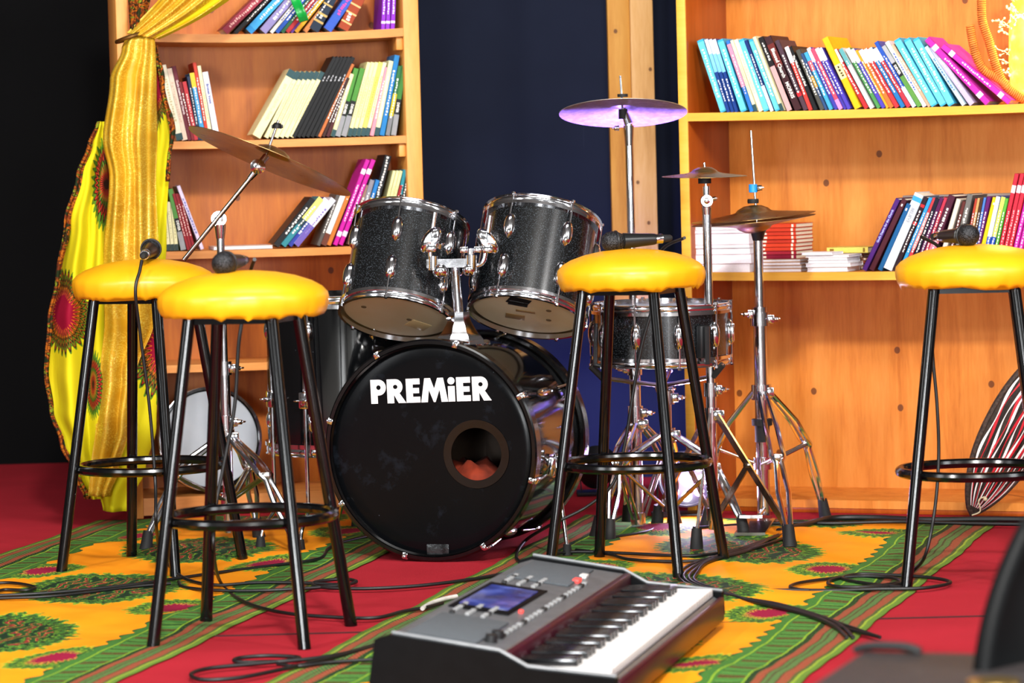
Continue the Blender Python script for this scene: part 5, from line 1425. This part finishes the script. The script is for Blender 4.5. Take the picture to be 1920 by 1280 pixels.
row(FR, (zR[0], 210), .03, 'upper right shelf', 'books on the upper right shelf', R1, .15, zsag=lambda s: -.006 * 4 * (s / WR) * (1 - s / WR))
# ---- right bookcase lower row
g5 = lambda x: 1590 + x / 5.333
h5 = lambda y: 300 + y / 5.333
def ext(x0, y0, x1, y1):       # extend the spine line seen between two points down to the shelf line
    k = (1092 - y1) / (y0 - y1); return g5(x1 + (x0 - x1) * k)
R2 = [
    dict(b=g5(160), t=(g5(498), h5(402)), w=9, c='#4a2070', n='purple book with pale blue title', x=[("God's Design for the Church", .62, .0085, True)], tc='#b0b8f0'),
    dict(b=g5(232), t=(g5(565), h5(405)), w=10, c='#4a1c28', n='dark maroon book with small white cross', s=(.9, .905)),
    dict(b=g5(318), t=(g5(610), h5(452)), w=9, c='#1a5a90', n='blue book beside the maroon one', s=(.9, .905)),
    dict(b=g5(392), t=(g5(712), h5(362)), w=18, c='#dfe4ec', n='wide white book titled in grey capitals', x=[('BELIEVE', .72, .013, False)], tc='#9aa0a8', k=((.90, .96, '#3a9ad8'),)),
    dict(b=ext(560, 890, 785, 382), t=(g5(785), h5(382)), w=8, c='#2a1520', n='dark book with red labels', k=((.62, .66, '#c02a30'), (.86, .9, '#c02a30'))),
    dict(b=ext(622, 870, 830, 386), t=(g5(830), h5(386)), w=7, c='#2f90c8', n='light blue book'),
    dict(b=ext(664, 860, 866, 390), t=(g5(866), h5(390)), w=7, c='#c83a40', n='pink and red book', k=((.3, .8, '#e88a88'),)),
    dict(b=ext(714, 855, 898, 388), t=(g5(898), h5(388)), w=8, c='#141428', n='blue black book with dots'),
    dict(b=ext(764, 850, 938, 386), t=(g5(938), h5(386)), w=8, c='#52184a', n='plum book with white lettering'),
    dict(b=ext(806, 842, 976, 386), t=(g5(976), h5(386)), w=7, c='#b83048', n='raspberry book'),
    dict(b=ext(870, 840, 1045, 368), t=(g5(1045), h5(368)), w=13, c='#4a1a30', n='thick plum and pink book', k=((.0, .5, '#c87088'),)),
    dict(b=ext(980, 835, 1110, 400), t=(g5(1110), h5(400)), w=9, c='#d8ccbc', n='off white book'),
    dict(b=ext(1050, 835, 1165, 420), t=(g5(1165), h5(420)), w=7, c='#5a2824', n='brown book behind the microphone'),
    dict(b=ext(1110, 835, 1225, 352), t=(g5(1225), h5(352)), w=11, c='#6a6864', n='tall grey book behind the microphone'),
    dict(b=ext(1195, 835, 1285, 392), t=(g5(1285), h5(392)), w=5, c='#b03a28', n='thin rust book'),
    dict(b=ext(1225, 835, 1312, 386), t=(g5(1312), h5(386)), w=5, c='#c89a60', n='thin tan book'),
    dict(b=ext(1255, 835, 1340, 386), t=(g5(1340), h5(386)), w=5, c='#4a2c1c', n='thin brown book'),
    dict(b=ext(1285, 835, 1372, 380), t=(g5(1372), h5(380)), w=5, c='#4a78c0', n='thin blue book'),
    dict(b=ext(1310, 830, 1412, 374), t=(g5(1412), h5(374)), w=8, c='#5a1460', n='purple book with white title above the stool', tc='#f0d8f0'),
    dict(b=ext(1358, 830, 1468, 384), t=(g5(1468), h5(384)), w=9, c='#f0c818', n='bright yellow book above the stool', s=(.9, .905)),
    dict(b=ext(1405, 830, 1508, 372), t=(g5(1508), h5(372)), w=8, c='#2a58b8', n='blue and white book above the stool', k=((.45, 1, '#e4ecea'),)),
    dict(b=ext(1448, 830, 1556, 376), t=(g5(1556), h5(376)), w=8, c='#2450b0', n='blue book with lime top above the stool', k=((.45, 1, '#d8e060'),)),
    dict(b=ext(1492, 830, 1590, 390), t=(g5(1590), h5(390)), w=6, c='#58a838', n='thin green book above the stool'),
]
R2 += lr(3, ext(1535, 835, 1685, 145), 9.2, g5(1685), 10.2, h5(145), 8, '#d0283c', 'tall red magazine', k=((.80, .88, '#f4d0d4'),), tc='#f0b8bc', s=(.2, .6))
R2 += lr(2, ext(1535, 835, 1685, 145) + 28, 9.4, g5(1685) + 31, 10, h5(145), 8.5, '#c822a0', 'tall magenta magazine at the row end', k=((.80, .88, '#f4d0ee'),), tc='#f2c0ea', s=(.2, .6))
row(FR, (zR[1], 506), .035, 'lower right shelf', 'books on the lower right shelf', R2, .15, zsag=lambda s: -.005 * 4 * (s / WR) * (1 - s / WR))

# ---- stacks lying flat
def flat_book(label, group, frame, px0, px1, py0, py1, inset, cover, pages_out, dep=.2, tc='#f0d8c0'):
    """lying book filling the picture box px0..px1, py0..py1 (top..bottom) at the given inset"""
    s0, z1 = frame.sz(px0, py0, inset); s1, _ = frame.sz(px1, py0, inset); _, z0 = frame.sz((px0 + px1) / 2, py1, inset)
    if z0 > z1: z0, z1 = z1, z0
    return lying(label, group, frame, s0, s1, z0, z1, inset, cover, pages_out, dep, tc)
def lying(label, group, frame, s0, s1, z0, z1, inset, cover, pages_out, dep=.2, tc='#f0d8c0'):
    h, wd = z1 - z0, s1 - s0
    t = thing('book', label, 'book', frame.M @ T(s0, inset, z0), group)
    c = MB(); k = min(.0012, h * .2)
    c.box((wd / 2, dep / 2, k / 2), (wd, dep, k)); c.box((wd / 2, dep / 2, h - k / 2), (wd, dep, k))
    c.box((wd / 2, .0008 if not pages_out else dep - .0008, h / 2), (wd, .0016, h)); c.build('cover', cmat(cover), t, 0)
    MB().box((wd / 2, dep / 2, h / 2), (wd - .003, dep - (.0035 if pages_out else .006), h - 2 * k)).build('pages', M_PAGEW if pages_out else M_PAGES, t, 0)
    if not pages_out:
        MB().box((wd * .90, -.0003, h / 2), (.006, .0006, h * .7)).build('spine_lettering', cmat(tc), t, 0); MB().box((wd * .12, -.0003, h / 2), (.012, .0006, h * .5)).build('spine_lettering', cmat(tc), t, 0)
f4 = lambda x: 1270 + x / 5.19
e4 = lambda y: 320 + y / 5.19
def stack(layers, x0, x1, ybase, ytop, inset, group, label, covers, pages_out, dep, jit, frame=FR, zb=None):
    s0, zt = frame.sz(f4(x0), e4(ytop), inset); s1, _ = frame.sz(f4(x1), e4(ytop), inset)
    zb = zb if zb is not None else zR[1] + .0005 - .004
    tot = sum(layers); z = zb; rnd = random.Random(len(label)); n = len(layers)
    for i, q in enumerate(layers):
        hh = (zt - zb) * q / tot
        lb = label % (covers[i % len(covers)][1], ordinal(i + 1))
        lying(lb, group, frame, s0 + rnd.uniform(-jit, jit), s1 + rnd.uniform(-jit, jit), z, z + hh - .0004, inset + rnd.uniform(0, .006), covers[i % len(covers)][0], pages_out, dep)
        z += hh
    return z
W_ = ('#e8e0e4', 'white paged'); 
stack([21, 22, 14, 8, 26, 8, 12], 108, 702, 990, 528, .03, 'white paged books in the big stack', '%s book lying in the big white stack, %s from bottom', [W_, ('#d8b8c0', 'white paged'), W_], True, .16, .003)
zt_ = stack([12, 11, 11, 10], 790, 1195, 990, 862, .04, 'tan books under the red stack', '%s book under the red stack, %s from bottom', [('#c8946a', 'tan paged')], True, .16, .006)
RC = [('#8a1430', 'crimson'), ('#9a1c2c', 'crimson'), ('#c0331a', 'red'), ('#c4361a', 'red'), ('#b82e1a', 'red'), ('#c8381c', 'red'), ('#bc301a', 'red'), ('#c4341a', 'red'), ('#cc3c1c', 'red')]
stack([10, 9, 9, 9, 9, 9, 9, 9, 10], 798, 1148, 860, 518, .045, 'red spined books stacked behind the hi-hat', '%s spined book in the red stack, %s from bottom', RC, False, .16, .004, zb=zt_)
stack([12, 10, 7, 7, 6], 1250, 1665, 990, 822, .02, 'white books in the small stack', '%s book in the small white stack, %s from bottom', [('#f0eef0', 'white paged')], True, .12, .006)
zs_ = FR.sz(f4(1400), e4(820), .02)[1]
s0, _ = FR.sz(f4(1208), e4(800), .02); s1, zz = FR.sz(f4(1512), e4(792), .02)
lying('thin white book on top of the small white stack', 'white books in the small stack', FR, s0, s1, zs_ + .0003, zz, .018, '#f4f2f4', True, .1)
stack([10, 8, 8, 8, 8, 6], 1560, 1830, 985, 800, .17, 'old brown books lying behind the small stack', '%s book lying behind the small white stack, %s from bottom', [('#8a5a40', 'pinkish brown'), ('#6a3028', 'dark brown'), ('#a04a30', 'rust')], False, .12, .008)
zs_ = FR.sz(f4(1700), e4(800), .17)[1]; s0, _ = FR.sz(f4(1455), e4(790), .15); s1, zz = FR.sz(f4(1855), e4(740), .15)
lying('pale yellow book lying on the brown books behind small stack', 'old brown books lying behind the small stack', FR, s0, s1, zs_ + .0005, zz, .15, '#e0c860', False, .12, '#806020')
# lying book on third left shelf
s0, z0 = FL.sz(q3(385), 460, .04); s1, _ = FL.sz(q3(812), 460, .04)
lying('white paged book lying flat on the third left shelf', 'books on the third left shelf', FL, s0, s1, zL[2] - .0015, zL[2] + .008, .04, '#d8c8c0', True, .15)
s0, z0 = FL.sz(433, 251, .06); s1, _ = FL.sz(447, 251, .06)
# green ribbon on the highest left books
rb = MB()
rib = [(548, -30), (553, -6), (556, 6), (562, 18), (567, 30), (570, 40)]
def fr_(a, b):
    i = b * (len(rib) - 1); k = min(int(i), len(rib) - 2); f = i - k
    x = rib[k][0] * (1 - f) + rib[k + 1][0] * f; y = rib[k][1] * (1 - f) + rib[k + 1][1] * f
    p = P(x + (a - .5) * 17, y - (a - .5) * 5, 9.035 + .012 * sin(b * 7) + .006 * sin(a * 3)); return p, (a, b)
rb.grid(fr_, 4, 24); o = rb.build('ribbon', plain('green_satin', '#0f9a3c', .3), None, 180); o.modifiers.new('t', 'SOLIDIFY').thickness = .001
tag(o, 'shiny green ribbon hanging over the highest left shelf books', 'ribbon')

# tan box file standing behind the leaning books on the lower right shelf
s0, _ = FR.sz(1694, 380, .215); s1, zt_ = FR.sz(1896, 362, .215)
bf = thing('box_file', 'tan box file standing behind the leaning books on lower right shelf', 'box', FR.M @ T(s0, .215, zR[1] - .004))
hh = zt_ - zR[1] + .004
MB().bbox(((s1 - s0) / 2, .05, (hh - .012) / 2), (s1 - s0, .10, hh - .012), .002).build('body', cmat('#b09a82'), bf)
MB().bbox(((s1 - s0) / 2, .05, hh - .006), (s1 - s0 + .004, .104, .012), .002).build('lid', cmat('#8e8078'), bf)
# ------------------------------------------------------------------ decorated lamp in the upper right bay
def decor():
    zs = zR[0] - .004; s, _ = FR.sz(1938, 190, .20); base = FR.M @ Vector((s, .20, zs)); Y = base.y
    t = thing('lamp', 'glowing yellow lamp wrapped in pale berry sprigs on the upper shelf', 'lamp', T(base))
    g = NT('lit_yellow_glass'); v = g.coord(); n = g.noise(v, 30, 3)
    c = g.ramp(n, [(.3, H('#ffc21a')), (.6, H('#ffe860')), (.8, H('#fffbe0'))])
    g.out(H('#e8b030'), .4); g.put(g.b.inputs['Emission Color'], c); g.b.inputs['Emission Strength'].default_value = 1.3
    MB().lathe([(.05, .012), (.062, .04), (.066, .12), (.064, .2), (.058, .27), (.04, .33), (.0, .35)], 32).build('shade', g.m, t, 60)
    MB().lathe([(.06, 0), (.062, .006), (.05, .014)], 24).build('base', plain('lamp_base_gold', '#b8862a', .4, .6), t)
    sm = plain('pale_sprig', '#f6f0c0', .6)
    rnd = random.Random(4)
    for k in range(22):
        b = MB(); a = rnd.uniform(pi * .85, pi * 1.75); z = rnd.uniform(.05, .30); d = Vector((cos(a), sin(a), rnd.uniform(.1, .9))).normalized()
        p0 = Vector((.055 * cos(a), .055 * sin(a), z)); L = rnd.uniform(.03, .06); p1 = p0 + d * L
        b.tube([p0, p0.lerp(p1, .5) + Vector((0, 0, .006)), p1], .0012, 5)
        for j in range(5):
            q = p0.lerp(p1, .25 + .15 * j); e = Vector((rnd.uniform(-1, 1), rnd.uniform(-1, .3), rnd.uniform(-.4, 1))).normalized() * .016
            b.tube([q, q + e], .0009, 4); b.sphere(tuple(q + e), .0038, 6)
        b.build('berry_sprig', sm, t, 60)
    l = bpy.data.lights.new('lamp_glow', 'POINT'); l.energy = 6; l.color = (1, .72, .22); l.shadow_soft_size = .06
    o = bpy.data.objects.new('lamp_glow', l); C.objects.link(o); o.parent = t; o.location = (-.02, -.10, .2)
    # wicker rope handle
    h = thing('wicker_branch', 'forked branch bound with orange twine beside the glowing lamp', 'decoration', T(FR.M @ Vector((s - .06, .1, zs))))
    ho = FR.M @ Vector((s - .06, .1, zs)); tw = plain('orange_twine', '#d8782a', .7, var=.25, scale=60); bk = plain('branch_bark', '#8a4a1c', .8)
    Yh = ho.y - .03
    paths = {'branch': [[(1838, -60), (1840, 0), (1842, 40), (1855, 80), (1866, 120), (1878, 150), (1895, 170), (1925, 190)], [(1819, 48), (1824, 80), (1832, 110), (1846, 132), (1872, 148), (1890, 163)]]}
    for pts in paths['branch']:
        b = MB(); pp = smooth_path([P(x, y, Yh) - ho for x, y in pts], 10)
        b.tube(pp, .0095, 8); br_ = b.build('branch', bk, h)
        w = MB(); ln = len(pp); acc = 0; prev = pp[0]
        helix = []; tot = 0
        for i in range(1, ln): tot += (pp[i] - pp[i - 1]).length
        turns = tot / .0058; N = int(turns * 8); seg = [0]
        for i in range(1, ln): seg.append(seg[-1] + (pp[i] - pp[i - 1]).length)
        for k in range(N + 1):
            u = tot * k / N; i = 0
            while i < ln - 2 and seg[i + 1] < u: i += 1
            f = (u - seg[i]) / max(1e-6, seg[i + 1] - seg[i]); p = pp[i].lerp(pp[i + 1], min(1, f)); tn = (pp[i + 1] - pp[i]).normalized(); n1 = tn.cross(Vector((0, 1, 0))).normalized(); n2 = tn.cross(n1)
            a = 2 * pi * k / 8; helix.append(p + (n1 * cos(a) + n2 * sin(a)) * .0105)
        w.tube(helix, .0026, 5); w.build('twine', tw, br_, 80)
decor()

# ------------------------------------------------------------------ striped woven cushion in the right bookcase bottom
def cushion():
    b0 = P(1822, 962, 8.42); tpp = P(1990, 640, 8.36); c = (b0 + tpp) / 2; ax = (tpp - b0); L = ax.length; ax.normalize()
    yv = Vector((.25, -1, .12)); yv = (yv - ax * yv.dot(ax)).normalized(); xv = ax.cross(yv) * -1
    M = Matrix((xv, yv * 1, ax)).transposed().to_4x4()
    if M.determinant() < 0: xv = -xv; M = Matrix((xv, yv, ax)).transposed().to_4x4()
    M.translation = c
    t = thing('woven_shield', 'leaf shaped woven panel with red, white and black strips', 'decoration', M)
    wmx = .082
    def wd(z): return wmx * max(0, 1 - abs(2 * z / L) ** 2.2) ** .8
    def fn(a, b):
        z = (b - .5) * L; w_ = wd(z); x = (a * 2 - 1) * w_; bul = .022 * (1 - (a * 2 - 1) ** 2) * (w_ / wmx)
        return (x, bul, z), (a, b)
    g = MB().grid(fn, 16, 40).build('backing', plain('dark_woven_backing', '#2c2018', .85, var=.4, scale=90, bump=.5), t, 180); g.modifiers.new('t', 'SOLIDIFY').thickness = .006
    rnd = random.Random(11); cols = ['#efe4e0', '#b8202c', '#18120f', '#efe4e0', '#c02a34', '#efe4e0', '#18120f', '#b8202c', '#efe4e0', '#c02a34']
    for k in range(19):
        a0 = .06 + .88 * k / 18; col = cols[k % len(cols)]; ph = rnd.uniform(0, 6)
        def fs(a, b, a0=a0, ph=ph):
            bb = .04 + .92 * b; z = (bb - .5) * L; w_ = wd(z); aa = a0 + .02 * sin(b * 14 + ph); hw = (.006 + .016 * (.5 + .5 * sin(b * 19 + ph * 2)))
            aa = aa + (a - .5) * 2 * hw; x = (aa * 2 - 1) * w_; bul = .022 * (1 - (aa * 2 - 1) ** 2) * (w_ / wmx) + .010
            return (x, bul, z), (a, b)
        o = MB().grid(fs, 2, 40).build('woven_strip', cmat(col), t, 180)
    rim = [(wd((b - .5) * L), 0, (b - .5) * L) for b in [i / 40 for i in range(41)]] + [(-wd((b - .5) * L), 0, (b - .5) * L) for b in [1 - i / 40 for i in range(1, 40)]]
    MB().tube(rim, .0095, 8, True).build('bound_rim', plain('twisted_brown_rim', '#33231a', .7, var=.6, scale=120, bump=.8), t)
    q = MB(); q.tube(smooth_path([(0, .03, -L / 2 + .06), (.012, .034, -L / 2 + .045), (-.006, .034, -L / 2 + .02), (.008, .03, -L / 2)], 6), .0018, 6); q.sphere((-.004, .03, -L / 2 + .055), .006, 8); q.build('cord_tie', cmat('#d8c8a0'), t)
cushion()

# ------------------------------------------------------------------ cables
M_CABLE = plain('black_cable_rubber', '#0c0c0d', .45)
def cable(label, pts, r=.0042, sub=8, group='black cables on the stage floor', name='cable'):
    """pts: ('f',px,py) on the floor, ('f',px,py,lift) or ('p',px,py,Y)"""
    pp = []
    for k, q in enumerate(pts):
        if q[0] == 'f': p = F(q[1], q[2], .008); p.z = r + .006 + (q[3] if len(q) > 3 else 0); pp.append(p)
        elif q[0] == 'v': pp.append(q[1])
        else: pp.append(P(q[1], q[2], q[3]))
    o = MB().tube(smooth_path(pp, sub), r, 8).build(name, M_CABLE, None, 80)
    return tag(o, label, 'cable', group)
f = lambda *a: ('f',) + a
def fl(*pts): return [('f', x, y) for x, y in pts]
cable('microphone cable hanging down beside the gold drape', [('v', tA + Vector((0, -.05, -.012))), ('p', 262, 508, 7.66), ('p', 254, 545, 7.64), ('p', 262, 620, 7.66), ('p', 280, 760, 7.68), ('p', 291, 900, 7.68), ('p', 293, 985, 7.62), f(303, 1040), f(340, 1082), f(400, 1098), f(480, 1094), f(560, 1094), f(640, 1098)])
cable('microphone cable hanging from the nearest stool and crossing red carpet', [('v', tB + Vector((.02, .05, 0))), ('p', 470, 508, 6.85), ('p', 462, 560, 6.9), ('p', 448, 640, 6.87), ('p', 440, 760, 6.86), ('p', 420, 870, 6.84), ('p', 403, 960, 6.82), ('p', 401, 1040, 6.8), f(415, 1095), f(455, 1128), f(520, 1148), f(600, 1157), f(700, 1160), f(755, 1148), f(800, 1140), f(830, 1132)])
cable('microphone cable hanging through the middle stool', [('v', tC + Vector((.05, .012, 0))), ('p', 1240, 470, 7.85), ('p', 1236, 530, 7.88), ('p', 1205, 640, 7.85), ('p', 1190, 720, 7.83), ('p', 1172, 830, 7.83), ('p', 1150, 905, 7.83), ('p', 1100, 950, 7.84), ('p', 1030, 985, 7.85), f(985, 1015), f(968, 1045), f(985, 1060)])
cable('microphone cable hanging along the right stool leg', [('v', tD + Vector((-.03, .05, 0))), ('p', 1765, 470, 7.36), ('p', 1758, 530, 7.4), ('p', 1748, 640, 7.3), ('p', 1757, 760, 7.28), ('p', 1760, 860, 7.28), ('p', 1752, 960, 7.26), ('p', 1735, 1040, 7.24), f(1712, 1072), f(1690, 1096)])
cable('cable running from the left edge across the orange cloth', fl((-60, 1120), (60, 1115), (150, 1108), (260, 1096), (330, 1086), (430, 1072), (540, 1058), (600, 1048), (615, 1030), (640, 1018), (700, 1004)))
cable('second cable at the left edge under the first', fl((-60, 1124), (80, 1120), (160, 1112), (250, 1101), (320, 1095)), .0038)
cable('small cable coil at the left picture edge', fl((-40, 1098), (10, 1094), (45, 1097), (66, 1103), (50, 1108), (10, 1107), (-20, 1112), (-60, 1108)))
cable('looped cable crossing the red carpet before the bass drum', fl((335, 1092), (345, 1102), (400, 1108), (480, 1109), (580, 1104), (650, 1097), (668, 1091), (640, 1087), (590, 1093), (600, 1102), (680, 1105), (780, 1100), (880, 1088), (960, 1074), (1000, 1066)))
cable('looped cable at the bottom edge left of the keyboard', fl((700, 1215), (620, 1235), (540, 1254), (450, 1272), (380, 1276), (358, 1266), (390, 1255), (470, 1247), (540, 1240), (560, 1234), (500, 1231), (445, 1236), (450, 1243), (540, 1241), (640, 1228), (720, 1205)))
cable('another cable at the bottom edge left of the keyboard', fl((520, 1246), (560, 1250), (620, 1243), (700, 1238)), .0038)
cable('thick cable bundle along the foot of the right bookcase', fl((1460, 1000), (1510, 988), (1560, 976), (1640, 975), (1740, 979), (1850, 978), (1990, 980)), .0085)
cable('thin cable along the foot of the right bookcase', fl((1300, 992), (1400, 985), (1480, 982), (1560, 983), (1680, 980), (1800, 983), (1990, 986)), .005)
cable('cable crossing under the middle stool', fl((985, 1062), (1040, 1040), (1100, 1036), (1200, 1040), (1300, 1043), (1390, 1030), (1450, 1010), (1500, 990)))
cable('lower cable crossing under the middle stool', fl((1080, 1032), (1140, 1040), (1180, 1050), (1260, 1054), (1330, 1050), (1400, 1034), (1470, 1010)))
cable('thin cable behind the crash stand feet', fl((1120, 1010), (1160, 1006), (1210, 998), (1240, 985)), .0038)
for k in range(4):
    cable(('outermost', 'second', 'third', 'innermost')[k] + ' cable of the bundle curving behind the keyboard keys', fl((1470 - 6 * k, 1000 + 2 * k), (1400, 1026 + 3 * k), (1340 - 4 * k, 1045 + 3 * k), (1290 + 6 * k, 1062 + 4 * k), (1272 + 10 * k, 1080 + 3 * k), (1290 + 12 * k, 1098 + k), (1340 + 8 * k, 1112), (1400, 1124 + k), (1460, 1134 + 2 * k), (1530, 1154 + 2 * k), (1580 - 4 * k, 1172 + 2 * k), (1606 - 6 * k if k % 2 else 1650, 1196)), .0040)
cable('coiled cable on cloth border at the right stool foot', fl((1380, 1108), (1480, 1108), (1560, 1108), (1640, 1104), (1690, 1094), (1668, 1084), (1600, 1082), (1556, 1090), (1562, 1100), (1620, 1102), (1690, 1092), (1650, 1082), (1580, 1084), (1500, 1094), (1484, 1104), (1540, 1109), (1640, 1106), (1730, 1104), (1782, 1094), (1750, 1085), (1680, 1080), (1610, 1078), (1580, 1086), (1630, 1096), (1690, 1102)))
cable('white power lead behind the keyboard', fl((856, 1120), (832, 1125), (808, 1133), (792, 1143)), .005, name='power_lead')
bpy.data.objects['power_lead'].data.materials[0] = plain('white_lead', '#c9c4be', .5)
